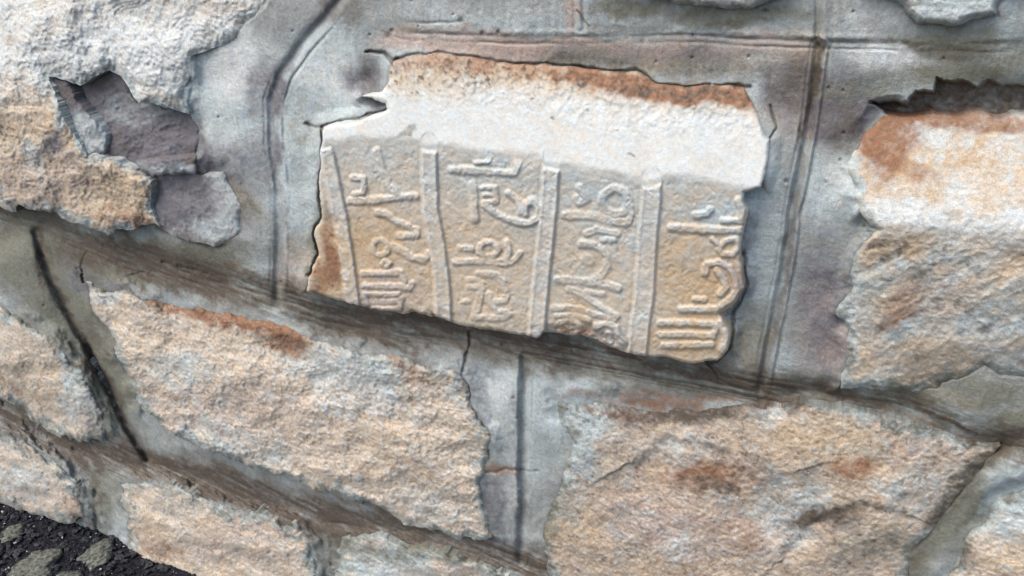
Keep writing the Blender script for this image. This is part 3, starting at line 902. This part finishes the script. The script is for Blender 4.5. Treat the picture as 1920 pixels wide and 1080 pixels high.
for pts, sd in (([(2390, -330), (2960, -330), (2960, -20), (2640, -10), (2400, -30)], 44), ([(2390, 200), (2700, 190), (2980, 220), (2980, 740), (2600, 730), (2384, 700)], 48),
                ([(2400, 910), (2960, 930), (2960, 1330), (2400, 1330)], 52)):
    cx, cy = sum(p[0] for p in pts) / len(pts), sum(p[1] for p in pts) / len(pts)
    make_stone('stone', pts, rough_relief([(p[0], p[1], 10) for p in pts] + [(cx, cy, 26), (cx - 120, cy, 24), (cx + 120, cy, 24)], 1.0, sd), (0.005, 30), paint_rough([('ochre', cx, cy, 150, 90, 0.3)], 0.15))

# ------------------------------------------------------------------ mortar: one relief, cut into its bed joints and head joints
MH = [(-250, 350, 4), (0, 420, 0), (40, 500, 14), (120, 470, 4), (60, 560, 14), (0, 640, 8), (250, 500, 2), (400, 535, 2), (480, 520, 12), (140, 560, 6), (210, 660, 4), (250, 820, 3), (300, 850, 3),
      (400, 120, 4), (450, 60, 0), (420, 220, 10), (400, 300, 12), (460, 420, 16), (480, 300, 14), (560, 400, 22), (560, 300, 20), (570, 520, 18), (600, 180, 6), (650, 130, 2), (690, 160, -4),
      (650, 200, 8), (560, 60, 2), (690, 60, 0), (600, -40, -4), (690, 200, 10), (800, 20, 4), (760, 80, 2), (1000, 30, 4), (1000, 95, 2), (1200, 100, -2), (1350, 120, -4), (1300, 30, 2), (1450, 100, 0),
      (1480, 180, 0), (1450, 260, 12), (1440, 330, 18), (1420, 420, 15), (1410, 560, 12), (1400, 680, 14), (1380, 640, 11), (1540, 180, 2), (1570, 270, 6), (1540, 340, 12), (1590, 380, 18), (1560, 470, 17),
      (1530, 600, 15), (1560, 690, 13), (1480, 700, 12), (1650, 120, 2), (1750, 110, 0), (1900, 120, -2), (1640, 30, 3), (1900, 30, 3), (1640, 170, -2), (700, 605, 0), (900, 625, -1),
      (1100, 670, -1), (1300, 705, -1), (1560, 750, 0), (1700, 770, 0), (900, 690, 6), (930, 780, 11), (940, 950, 8), (1020, 720, 12), (1050, 800, 14), (1010, 920, 12), (1000, 1020, 4), (1130, 730, 8),
      (1300, 750, -2), (1500, 750, 0), (1850, 740, 14), (1900, 790, 12), (1780, 750, 8), (1900, 880, 16), (1860, 830, 6), (1780, 970, 4), (1760, 1060, 6), (1900, 950, 10), (300, 875, 0), (560, 950, 0),
      (800, 1010, 0), (1000, 1060, 0), (60, 800, 2), (160, 850, 4), (200, 930, 10), (200, 870, 7), (600, 1000, 2), (600, 1060, 4), (190, 1060, 6), (1900, 200, -26), (2340, 300, 8), (2340, 700, 10), (2700, 60, 2), (2700, 840, 0), (-600, 300, 2), (-600, 620, 0)]
HM = idw(MH, PX, PY, 28, 3.4) * 1e-3
HM += 0.0011 * N_BIG + 0.0006 * N_MID + 0.00022 * N_FINE
HM = HM + (LAP_H / LAP_S + 0.0004 * N_MID + 0.0003 * N_FINE - HM) * LAP_W
mp = Paint(PX.shape)
JX, JY = PX + 0.22 * WX, PY + 0.22 * WY


def groove(pts, w, depth, off=0.0, fade=(0.0, 0.0)):
    """a tooled line: negative depth makes a bead"""
    global HM
    d, sd, al = line_dist(pts, JX, JY, True)
    x = sd - off
    g = np.exp(-(x / w) ** 2) * np.exp(-np.clip(d - abs(off) - 3 * w, 0, None) / 3.0)
    if fade[0]:
        g = g * sstep(0, fade[0], al)
    if fade[1]:
        g = g * sstep(0, fade[1], 1 - al)
    un = 1.0 if w > 6 else np.clip(0.7 + 1.2 * np.roll(N_BIG, 31 + int(37 * off) % 211, 1), 0.1, 1.2) if len(pts) > 12 else np.clip(0.35 + 1.5 * np.roll(N_BIG, int(37 * off) % 211, 1) + 0.5 * N_MID, 0, 1.15)
    HM = HM - depth * 1e-3 * g * un


# the right-hand side of a downward line is to the west, so offsets are negative towards the east
groove(HEAD_LEFT, 9, 5.5, 0)
groove(HEAD_LEFT, 4, -1.8, -16)
groove(HEAD_LEFT, 3, 2.0, -23)
groove(HEAD_LEFT, 2.5, 1.2, 13)
groove(HEAD_RIGHT, 8, 6.5, 0)
groove(HEAD_RIGHT, 4, -2.0, -15)
groove(HEAD_RIGHT, 3, 2.2, -22)
groove(HEAD_RIGHT, 3, 1.2, 14)
groove([(1528, 90), (1524, 150), (1520, 215)], 4, 5, 0)
groove(HEAD_LOW_MID, 8, 8.0, 0)
groove(HEAD_LOW_MID, 3, -1.6, 13)
groove(HEAD_LOW_MID, 2.5, 1.4, -16)
groove(HEAD_LOW_LEFT, 6, 9.0, 0)
groove(HEAD_LOW_LEFT, 22, 3.0, 0)
groove(HEAD_LOW_LEFT, 3, 2.0, -18)
groove(HEAD_LOW_RIGHT, 5, 4.0, 0, (0.12, 0))
groove(HEAD_LOW_RIGHT, 3, 2.5, 16, (0.2, 0))
groove(HEAD_LOW_RIGHT, 3, 2.0, -14, (0.2, 0))
groove(HEAD_CORNER, 4, 6, 0)
groove(HEAD_BOTTOM, 4, 7, 0)
groove(HEAD_TOP_MID, 4, 2.0, 8)
groove(HEAD_TOP_MID, 4, 2.0, -8)
groove(HEAD_TOP_RIGHT, 5, 3.5, 14)
groove(HEAD_TOP_RIGHT, 3, 3.0, -17)
groove(HEAD_TOP_RIGHT, 7, -2.0, 0)
groove(BED_MID, 26, 6.0, 2)
for o_, w_, d_2 in ((-14, 2.6, 1.8), (2, 3.0, 2.4), (16, 2.4, 1.6), (26, 3.0, 1.4), (-25, 2.2, 1.0)):
    groove(BED_MID, w_, d_2, o_)
groove([(400, 505), (460, 530), (540, 560), (700, 603)], 2.5, 1.8, 0, (0.3, 0.3))
groove([(250, 482), (330, 492), (420, 520)], 2.5, 1.8, -20, (0.3, 0.3))
groove([p for p in BED_MID if 500 < p[0] < 1950], 4.0, 4.0, 14, (0.1, 0.1))
groove([p for p in BED_MID if 60 < p[0] < 1250], 3.0, 2.5, -6, (0.1, 0.1))
groove(BED_LOW, 24, 6.0, 0)
groove(BED_LOW, 3.5, 3.0, 8)
for o_, w_, d_2 in ((-12, 2.4, 1.4), (4, 2.8, 1.8), (18, 2.4, 1.2)):
    groove(BED_LOW, w_, d_2, o_)
groove(BED_TOP, 3.5, 1.6, 0)
groove(BED_TOP, 2.6, 1.4, 13, (0.1, 0.4))
groove(BED_TOP, 6, -1.4, -9)
groove([(730, 38), (800, 44), (860, 40)], 2.6, 1.5)
groove([(1560, 80), (1700, 86), (1920, 78)], 4, 2.0)
groove([(1640, 92), (1760, 104), (1920, 96)], 3, 1.4)
groove([(350, 110), (372, 90), (420, 62), (470, 45)], 4, 1.6, 0)
groove([(355, 190), (368, 140), (400, 105)], 3, 1.2, 0)
groove([(375, 290), (420, 340), (480, 390)], 14, 2.2, 0, (0.1, 0.4))

d = line_dist(HEAD_LOW_LEFT, PX + 0.25 * WX, PY + 0.25 * WY)
HM -= 0.007 * np.exp(-(d / 8) ** 2)
mp.add('slate', 0.8 * np.exp(-(d / 11) ** 2))
mp.add('dirt_and_shade', 0.45 * np.exp(-(d / 7) ** 2))

# cracks and open edges
CRACKS = [([(690, 94), (716, 102), (736, 120), (742, 112)], 3.5, 7), ([(740, 112), (772, 103), (830, 100), (920, 112), (1000, 121), (1095, 128)], 2.4, 4.5),
          ([(1080, 128), (1190, 132), (1228, 158), (1290, 163), (1410, 160)], 3.0, 6), ([(574, 232), (601, 239), (604, 290), (598, 345), (602, 400), (592, 440), (596, 478), (580, 518)], 3.2, 7),
          ([(601, 239), (640, 226), (690, 212), (724, 206)], 3.0, 6), ([(883, 622), (880, 650), (872, 692)], 2.6, 5), ([(1322, 680), (1346, 716)], 2.4, 5), ([(905, 884), (950, 878), (1010, 884)], 2.4, 3),
          ([(153, 500), (155, 530)], 3.0, 6), ([(1446, 200), (1452, 240), (1440, 262)], 2.6, 4), ([(1394, 480), (1402, 540), (1376, 590), (1366, 650), (1330, 684)], 4.0, 8),
          ([(1632, 196), (1680, 200), (1700, 192)], 3, 6), ([(870, 700), (884, 760), (912, 800)], 2.6, 4), 
          ([(1100, 48), (1086, 20)], 2, 2), ([(165, 475), (150, 500)], 2, 2), ([(225, 525), (270, 508), (300, 512)], 2.2, 2.5)]
for pts, w, dp in CRACKS:
    d = line_dist(pts, PX + 0.7 * WX, PY + 0.7 * WY)
    w = w * np.clip(0.8 + 1.1 * N_MID, 0.25, 1.7)
    g = np.exp(-(d / w) ** 2)
    HM -= 0.75 * dp * 1e-3 * g
    mp.add('dirt_and_shade', 0.55 * np.exp(-(d / (w + 0.5)) ** 2))
# the open hole over the right-hand stone
HOLE = [(1636, 198), (1700, 196), (1718, 172), (1756, 176), (1762, 150), (1800, 158), (1832, 166), (1848, 148), (1920, 164), (2300, 190), (2300, 250), (1920, 236), (1700, 226), (1660, 212)]
hs = poly_sdf(HOLE, PX + 1.3 * WX, PY + 1.1 * WY + 2.5 * N_FINE)
inh = 1 - sstep(-3, 3, hs)
HM = HM * (1 - inh) + inh * (-0.030 + 0.004 * N_RID)
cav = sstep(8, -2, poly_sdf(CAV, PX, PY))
mp.add('dirt_and_shade', 0.75 * cav)  # gaps round the slate darkened in the colour
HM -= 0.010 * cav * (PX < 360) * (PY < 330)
mp.add('dirt_and_shade', 0.80 * inh * (0.8 + 0.4 * N_MID))
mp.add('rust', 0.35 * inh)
# pits
prng = np.random.default_rng(5)
for cx, cy, r in [(728, 68, 6), (735, 58, 4), (865, 38, 5), (905, 62, 4), (935, 60, 4), (1435, 22, 5), (1298, 108, 3), (1404, 106, 3), (1575, 300, 3), (1474, 340, 4)] + \
        [(prng.uniform(0, 1920), prng.uniform(0, 1080), prng.uniform(1.6, 3.2)) for _ in range(80)]:
    g = np.exp(-((PX - cx) ** 2 + (PY - cy) ** 2) / (r * r))
    HM -= 0.0022 * g
    mp.add('dirt_and_shade', 0.55 * g)

# stains of the mortar, and shade painted into the bed joints
F = FULL
mp.add('ash', 0.22 + 0.6 * np.clip(N_BIG + 0.3 * N_MID, -0.3, 1))
mp.add('slate', 0.35 * np.clip(-N_BIG - 0.1, 0, 1))
warmj = 1 - sstep(120, 220, PY)
mp.add('lime_and_highlight', 0.10 * sstep(0.05, 0.5, N_BIG + 0.4 * N_MID))
for b in [('ash', 440, 180, 80, 110, 0.6), ('lime_and_highlight', 450, 110, 70, 60, 0.3), ('lime_and_highlight', 640, 150, 60, 50, 0.3), ('slate', 690, 150, 50, 50, 0.25), ('slate', 480, 300, 40, 60, 0.4), ('slate', 500, 170, 30, 60, 0.4), ('slate', 1180, 100, 240, 20, 0.35),
          ('ash', 1020, 40, 160, 18, 0.4), ('pink', 1010, 95, 260, 24, 0.45), ('dirt_and_shade', 1340, 140, 120, 18, 0.4), ('dirt_and_shade', 1050, 118, 160, 10, 0.35), ('moss', 1840, 120, 120, 30, 0.5), ('moss', 1600, 170, 80, 20, 0.4),
          ('slate', 1580, 190, 60, 60, 0.5), ('dirt_and_shade', 1570, 230, 50, 50, 0.25), ('lime_and_highlight', 1400, 310, 40, 50, 0.25), ('lime_and_highlight', 1680, 115, 60, 26, 0.35), ('slate', 110, 520, 60, 80, 0.4), ('dirt_and_shade', 190, 640, 40, 120, 0.3, 20), ('dirt_and_shade', 150, 470, 80, 30, 0.35),
          ('slate', 1540, 600, 60, 120, 0.2), ('ash', 1420, 500, 40, 120, 0.4), ('lime_and_highlight', 945, 740, 26, 60, 0.3), ('lime_and_highlight', 960, 920, 20, 40, 0.25), ('ash', 1010, 800, 40, 100, 0.5), ('moss', 330, 470, 180, 30, 0.5), ('dirt_and_shade', 700, 640, 160, 22, 0.3, 15),
          ('ochre', 1050, 90, 300, 18, 0.3), ('ochre', 1340, 110, 160, 26, 0.4), ('ochre', 1500, 130, 40, 60, 0.4), ('ochre', 560, 500, 40, 60, 0.3), ('ochre', 1410, 660, 30, 50, 0.35), ('dirt_and_shade', 700, 150, 24, 60, 0.35), ('dirt_and_shade', 1480, 190, 30, 60, 0.3), ('dirt_and_shade', 1590, 260, 30, 40, 0.3), ('moss', 1750, 140, 120, 22, 0.4), ('dirt_and_shade', 1780, 92, 90, 12, 0.3), ('dirt_and_shade', 1180, 50, 70, 10, 0.35), ('dirt_and_shade', 1400, 50, 60, 10, 0.3),
          ('ochre', 1700, 745, 160, 20, 0.35), ('dirt_and_shade', 640, 8, 30, 40, 0.35, 40), ('slate', 610, 20, 50, 20, 0.4, -40),
          ('ash', 620, 140, 110, 90, 0.5), ('ash', 430, 220, 90, 110, 0.5), ('lime_and_highlight', 600, 130, 60, 50, 0.18), ('ash', 1560, 370, 60, 60, 0.6), ('lime_and_highlight', 1560, 350, 40, 40, 0.25), ('ash', 1420, 330, 40, 50, 0.5),
          ('ash', 1060, 740, 60, 60, 0.6), ('lime_and_highlight', 1050, 720, 40, 30, 0.25), ('ash', 930, 720, 40, 40, 0.5), ('ash', 1880, 930, 60, 80, 0.6), ('lime_and_highlight', 1650, 110, 70, 30, 0.35), ('lime_and_highlight', 1620, 30, 60, 40, 0.3),
          ('ash', 1880, 40, 60, 50, 0.4), ('lime_and_highlight', 900, 20, 200, 24, 0.2), ('ash', 540, 330, 60, 100, 0.3), ('moss', 1380, 30, 130, 22, 0.6), ('moss', 1180, 12, 70, 16, 0.6), ('moss', 1780, 80, 90, 18, 0.6),
          ('moss', 1800, 60, 70, 20, 0.4), ('pink', 850, 75, 140, 26, 0.45), ('pink', 1350, 90, 160, 26, 0.5), ('pink', 1085, 25, 14, 40, 0.6), ('ochre', 1250, 95, 150, 22, 0.35), ('ochre', 1000, 95, 200, 20, 0.2),
          ('moss', 1200, 118, 200, 22, 0.35), ('slate', 690, 180, 40, 60, 0.35), ('slate', 1480, 170, 50, 60, 0.45), ('pink', 1500, 200, 60, 60, 0.35), ('slate', 1570, 220, 50, 50, 0.45), ('pink', 1570, 600, 60, 90, 0.25),
          ('slate', 1545, 520, 56, 150, 0.3), ('pink', 1540, 640, 50, 80, 0.35), ('lime_and_highlight', 430, 130, 50, 60, 0.4), ('lime_and_highlight', 420, 240, 40, 60, 0.25), ('dirt_and_shade', 440, 350, 60, 12, 0.3, 42), ('moss', 455, 375, 40, 16, 0.3, 42), ('moss', 40, 480, 70, 60, 0.65), ('moss', 110, 600, 70, 60, 0.4), ('moss', 200, 700, 50, 100, 0.45), ('slate', 190, 540, 40, 60, 0.35), ('moss', 300, 500, 140, 30, 0.6),
          ('rust', 1160, 742, 120, 12, 0.35), ('rust', 1280, 752, 100, 14, 0.4), ('moss', 1800, 735, 140, 26, 0.5), ('moss', 1890, 800, 60, 40, 0.5), ('moss', 1800, 980, 70, 70, 0.4), ('moss', 190, 920, 40, 50, 0.5),
          ('rust', 935, 880, 40, 10, 0.5), ('slate', 920, 960, 30, 60, 0.4), ('slate', 900, 740, 30, 60, 0.35), ('pink', 545, 520, 30, 40, 0.3), ('moss', 590, 470, 14, 60, 0.5), ('moss', 560, 250, 30, 30, 0.25),
          ('slate', 1390, 470, 24, 80, 0.35), ('moss', 1410, 640, 30, 60, 0.4), ('dirt_and_shade', 1500, 150, 30, 60, 0.25), ('moss', 610, 1020, 30, 60, 0.4), ('moss', 440, 400, 30, 30, 0.15), ('ochre', 450, 360, 60, 20, 0.3, 40)]:
    mp.blob(b[0], b[1], b[2], b[3], b[4], min(1.0, b[5] * (1.5 if b[0] in ('pink', 'slate', 'moss', 'lime_and_highlight') else 1.15)), F, b[6] if len(b) > 6 else 0)
STK = fbm(UX, UZ, 11, 3, 311, 0.6, deg=13, stretch=9.0)
STK2 = fbm(UX, UZ, 8, 3, 331, 0.6, deg=88, stretch=9.0)
mp.path('moss', BED_MID, 36, 0.6, F)
mp.path('dirt_and_shade', BED_MID[3:], 36, 0.62, F)  # real dirt plus painted shade from the stones overhead
mp.path('dirt_and_shade', BED_MID[:5], 30, 0.5, F)
mp.blob('slate', 400, 330, 50, 60, 0.6, F)
mp.blob('slate', 380, 300, 24, 60, 0.5, F)
mp.blob('slate', 445, 420, 26, 50, 0.45, F)
mp.path('dirt_and_shade', BED_LOW, 34, 0.85, F)  # low bed: dirt with shade painted in as well
mp.path('dirt_and_shade', [(x + 4, y - 12) for x, y in BED_MID if 500 < x < 1950], 5, 0.45, F)  # overhang shade painted as a thin dark line
mp.path('rust', BED_LOW, 30, 0.22, F)
bedz = np.maximum(np.exp(-(line_dist(BED_MID, PX, PY) / 46) ** 4), np.exp(-(line_dist(BED_LOW, PX, PY) / 38) ** 4))
mp.v['dirt_and_shade'] = np.clip(mp.v['dirt_and_shade'] * (1 + 0.7 * STK * bedz), 0, 1)
mp.add('rust', 0.35 * bedz * sstep(0.12, 0.5, STK))
HM += (0.0011 * STK * bedz + 0.0005 * STK2 * (1 - bedz)).astype(np.float32)
mp.path('dirt_and_shade', BED_TOP[1:], 5, 0.3, F)
mp.path('dirt_and_shade', HEAD_LOW_LEFT, 7, 0.7, F)
mp.path('moss', HEAD_LOW_LEFT, 40, 0.5, F)
mp.path('dirt_and_shade', HEAD_RIGHT, 6, 0.30, F)
mp.path('slate', HEAD_RIGHT[4:], 12, 0.35, F)
mp.path('dirt_and_shade', HEAD_RIGHT[:4], 4, 0.5, F)
mp.path('slate', HEAD_LEFT[3:], 9, 0.45, F)
mp.path('slate', HEAD_LOW_MID, 9, 0.45, F)
mp.path('moss', HEAD_LOW_RIGHT, 34, 0.75, F)
mp.path('dirt_and_shade', HEAD_LOW_RIGHT, 16, 0.4, F)
mp.path('moss', [(1720, 1030), (1760, 1000), (1800, 960)], 30, 0.4, F)
mp.blob('ash', 1900, 880, 34, 60, 0.6, F)
mp.path('dirt_and_shade', HEAD_CORNER, 12, 0.5, F)
mp.path('dirt_and_shade', HEAD_BOTTOM, 10, 0.45, F)
mp.add('dirt_and_shade', 0.18 * sstep(14, 0, STONE_SDF) * np.clip(0.55 + N_MID, 0, 1))  # mortar darker close to every stone
# mortar slips under every stone
HM -= np.clip(-STONE_SDF - 1, 0, 30) * 0.0008

mp.v['ash'] *= 1 - 0.8 * np.maximum(mp.v['ochre'], mp.v['pink'])
mp.v['lime_and_highlight'] *= 1 - 0.5 * np.maximum(mp.v['ochre'], mp.v['pink'])
mp.crunch(FULL, 0.5)
PM = unproject(PX, PY, HM)
NM = grid_normals(PM)
s4 = np.minimum(np.minimum(STONE_SDF[:-1, :-1], STONE_SDF[1:, :-1]), np.minimum(STONE_SDF[:-1, 1:], STONE_SDF[1:, 1:]))
big = np.maximum(np.maximum(STONE_SDF[:-1, :-1], STONE_SDF[1:, :-1]), np.maximum(STONE_SDF[:-1, 1:], STONE_SDF[1:, 1:]))
keep = big > -14
JOINTS = [('head_joint', [(2345, 110), (2340, 850)], 0), ('head_joint', [(2345, -330), (2345, 80)], 0), ('head_joint', [(2350, 880), (2350, 1330)], 0), ('bed_joint', BED_MID, 42), ('bed_joint', BED_LOW, 36), ('bed_joint', BED_TOP, 50), ('head_joint', HEAD_LEFT, 0), ('head_joint', HEAD_RIGHT, 0), ('head_joint', HEAD_LOW_MID, 0),
          ('head_joint', HEAD_LOW_LEFT, 0), ('head_joint', HEAD_LOW_RIGHT, 0), ('head_joint', HEAD_TOP_MID, 0), ('head_joint', HEAD_TOP_RIGHT, 0), ('head_joint', HEAD_CORNER, 0), ('head_joint', HEAD_BOTTOM, 0)]
best = np.full(PX.shape, 1e9, np.float32)
lab = np.zeros(PX.shape, np.int32)
for i, (nm, pts, pr) in enumerate(JOINTS):
    d = line_dist(pts, PX + 0.5 * WX, PY + 0.5 * WY) - pr
    m = d < best
    best = np.where(m, d, best)
    lab = np.where(m, i, lab)
for i, (nm, pts, pr) in enumerate(JOINTS):
    grid_mesh(nm, PM, NM, keep & (lab[:-1, :-1] == i), mp, MAT_MORTAR, wall)


# ------------------------------------------------------------------ wall core behind the face
def box_mesh(name, x0, x1, y0, y1, z0, z1, mat, parent):
    v = [(x, y, z) for x in (x0, x1) for y in (y0, y1) for z in (z0, z1)]
    f = [(0, 1, 3, 2), (4, 6, 7, 5), (0, 4, 5, 1), (2, 3, 7, 6), (0, 2, 6, 4), (1, 5, 7, 3)]
    me = bpy.data.meshes.new(name)
    me.from_pydata(v, [], f)
    me.materials.append(mat)
    return link(name, me, parent)


xm, zm = PM[..., 0], PM[..., 2]
box_mesh('wall_core', float(xm.min()) - 0.3, float(xm.max()) + 0.3, 0.062, 0.45, -0.4, float(zm.max()), MAT_MORTAR, wall)

# ------------------------------------------------------------------ ground
gm, t, bsdf = new_mat('asphalt')
N, L = t.nodes, t.links
geo = N.new('ShaderNodeNewGeometry')
n1 = N.new('ShaderNodeTexNoise')
n1.inputs['Scale'].default_value = 240
n1.inputs['Detail'].default_value = 5
L.new(geo.outputs['Position'], n1.inputs['Vector'])
cr = N.new('ShaderNodeValToRGB')
cr.color_ramp.elements[0].position = 0.38
cr.color_ramp.elements[0].color = (0.006, 0.007, 0.011, 1)
cr.color_ramp.elements[1].position = 0.72
cr.color_ramp.elements[1].color = (0.028, 0.029, 0.035, 1)
L.new(n1.outputs[0], cr.inputs[0])
L.new(cr.outputs[0], bsdf.inputs['Base Color'])
bsdf.inputs['Roughness'].default_value = 0.9
bsdf.inputs['Specular IOR Level'].default_value = 0.12
bp = N.new('ShaderNodeBump')
bp.inputs['Distance'].default_value = 0.004
L.new(n1.outputs[0], bp.inputs['Height'])
L.new(bp.outputs[0], bsdf.inputs['Normal'])

d1 = ray(150, 1060)
t1 = -cam_loc[2] / d1[2]
gc = np.array([cam_loc[0] + t1 * d1[0], cam_loc[1] + t1 * d1[1]])
gx = np.concatenate([[-60, -20, -6], np.arange(gc[0] - 0.55, gc[0] + 0.75, 0.005), [6, 20, 60]])
gy = np.concatenate([[-60, -20, -6, -2], np.arange(gc[1] - 0.35, gc[1] + 0.25, 0.005), [0.6, 6, 20, 60]])
GX, GY = np.meshgrid(gx, gy)
near = np.exp(-(((GX - gc[0]) / 0.6) ** 6 + ((GY - gc[1]) / 0.35) ** 6))
GZ = near * (0.004 * fbm(GX * 100, GY * 100, 6, 3, 3) + 0.0022 * fbm(GX * 100, GY * 100, 0.9, 2, 9)) - 0.001
h, w = GX.shape
ii = np.arange(h * w).reshape(h, w)
q = np.stack([ii[:-1, :-1], ii[:-1, 1:], ii[1:, 1:], ii[1:, :-1]], -1).reshape(-1, 4)
me = bpy.data.meshes.new('asphalt_ground')
me.from_pydata(np.stack([GX, GY, GZ], -1).reshape(-1, 3).tolist(), [], q.tolist())
me.shade_smooth()
me.materials.append(gm)
ground = link('asphalt_ground', me)
tag(ground, kind='structure', label='dark blue black asphalt at the foot of the wall', category='ground')


def simple_mat(name, a, b, scale=180, rough=0.9):
    m, t, bs = new_mat(name)
    ge = t.nodes.new('ShaderNodeNewGeometry')
    n = t.nodes.new('ShaderNodeTexNoise')
    n.inputs['Scale'].default_value = scale
    n.inputs['Detail'].default_value = 5
    t.links.new(ge.outputs['Position'], n.inputs['Vector'])
    c = t.nodes.new('ShaderNodeValToRGB')
    c.color_ramp.elements[0].position, c.color_ramp.elements[1].position = 0.35, 0.68
    c.color_ramp.elements[0].color, c.color_ramp.elements[1].color = (*a, 1), (*b, 1)
    t.links.new(n.outputs[0], c.inputs[0])
    t.links.new(c.outputs[0], bs.inputs['Base Color'])
    bs.inputs['Roughness'].default_value = rough
    bs.inputs['Specular IOR Level'].default_value = 0.15
    bb = t.nodes.new('ShaderNodeBump')
    bb.inputs['Distance'].default_value = 0.002
    t.links.new(n.outputs[0], bb.inputs['Height'])
    t.links.new(bb.outputs[0], bs.inputs['Normal'])
    return m


M_LUMP = simple_mat('old_mortar', (0.045, 0.05, 0.042), (0.17, 0.175, 0.15))
M_GRIT_D = simple_mat('dark_grit', (0.008, 0.009, 0.013), (0.032, 0.033, 0.04), 300, 0.7)
M_GRAVEL = simple_mat('dark_gravel', (0.012, 0.013, 0.017), (0.06, 0.062, 0.065), 260, 0.8)
M_GRIT_L = simple_mat('pale_grit', (0.22, 0.22, 0.21), (0.5, 0.5, 0.48), 300)


def ico(sub):
    b = bmesh.new()
    bmesh.ops.create_icosphere(b, subdivisions=sub, radius=1.0)
    v = np.array([x.co[:] for x in b.verts])
    f = [[x.index for x in fc.verts] for fc in b.faces]
    b.free()
    return v, f


def on_ground(px, py):
    d = ray(px, py)
    tt = -cam_loc[2] / d[2]
    return np.array([cam_loc[0] + tt * d[0], cam_loc[1] + tt * d[1], 0.0])


V3, F3 = ico(4)
for px, py, rx, ry, hh, lb, sd in ((182, 1040, 22, 20, 0.006, 'flat grey mortar lump on the asphalt nearest the stone corner', 1),
                                   (64, 1064, 24, 24, 0.007, 'greenish grey mortar lump with a pale peak beside the left edge of the photo', 2),
                                   (130, 1084, 15, 12, 0.005, 'small pale mortar crumb between two larger lumps at the bottom edge', 3),
                                   (24, 1000, 14, 12, 0.004, 'little grey pebble high on the asphalt by the left stone', 4)):
    p0 = on_ground(px, py)
    sc = np.linalg.norm(p0 - cam_loc) / FPX
    dirn = V3.copy()
    nz = fbm(dirn[:, 0] * 10 + sd * 31, dirn[:, 1] * 10 + dirn[:, 2] * 7, 7, 4, sd, 0.6)
    rr = 1 + 0.75 * nz + 0.25 * fbm(dirn[:, 0] * 10 + sd * 13, dirn[:, 1] * 10 + dirn[:, 2] * 9, 2, 3, sd + 5, 0.6)
    vv = dirn * rr[:, None] * np.array([rx * sc, ry * sc * 1.3, hh])
    vv += 0.0011 * np.stack([fbm(dirn[:, 0] * 40 + k * 9, dirn[:, 1] * 40 + dirn[:, 2] * 33, 5, 3, 70 + k + sd, 0.7) for k in range(3)], 1)
    vv[:, 2] = np.maximum(vv[:, 2], -0.003)
    me = bpy.data.meshes.new('mortar_lump')
    me.from_pydata(vv.tolist(), [], F3)
    me.shade_smooth()
    me.materials.append(M_LUMP)
    o = link('mortar_lump' if sd < 4 else 'pebble', me)
    o.location = (p0[0], p0[1], 0.001)
    tag(o, label=lb, category='mortar lump' if sd < 4 else 'pebble', group='lumps and pebbles on the asphalt')

V1, F1 = ico(1)
F1 = np.array(F1)
grng = np.random.default_rng(3)


def grit(name, n, r0, r1, mat, flat):
    vs_, fs_ = [], []
    for k in range(n):
        x = gc[0] + grng.uniform(-0.35, 0.45)
        y = gc[1] + grng.uniform(-0.22, 0.2)
        r = r0 + (r1 - r0) * grng.random() ** 2.5
        v = V1 * (1 + 0.28 * grng.standard_normal((len(V1), 1))) * r * np.array([grng.uniform(0.8, 1.3), grng.uniform(0.8, 1.3), flat])
        a = grng.uniform(0, 6.28)
        c, s = math.cos(a), math.sin(a)
        v = np.stack([v[:, 0] * c - v[:, 1] * s, v[:, 0] * s + v[:, 1] * c, v[:, 2]], 1)
        vs_.append(v + np.array([x, y, 0.001]))
        fs_.append(F1 + k * len(V1))
    me = bpy.data.meshes.new(name)
    me.from_pydata(np.concatenate(vs_).tolist(), [], np.concatenate(fs_).tolist())
    me.materials.append(mat)
    o = link(name, me)
    tag(o, kind='stuff', label='loose ' + ('pale' if 'pale' in name else 'dark') + ' ' + name.split('_')[1] + ' scattered over the asphalt', category='grit')


grit('dark_gravel', 700, 0.004, 0.0085, M_GRAVEL, 0.55)
grit('dark_grit', 5000, 0.0014, 0.005, M_GRIT_D, 0.75)
grit('pale_grit', 900, 0.0007, 0.0024, M_GRIT_L, 0.8)
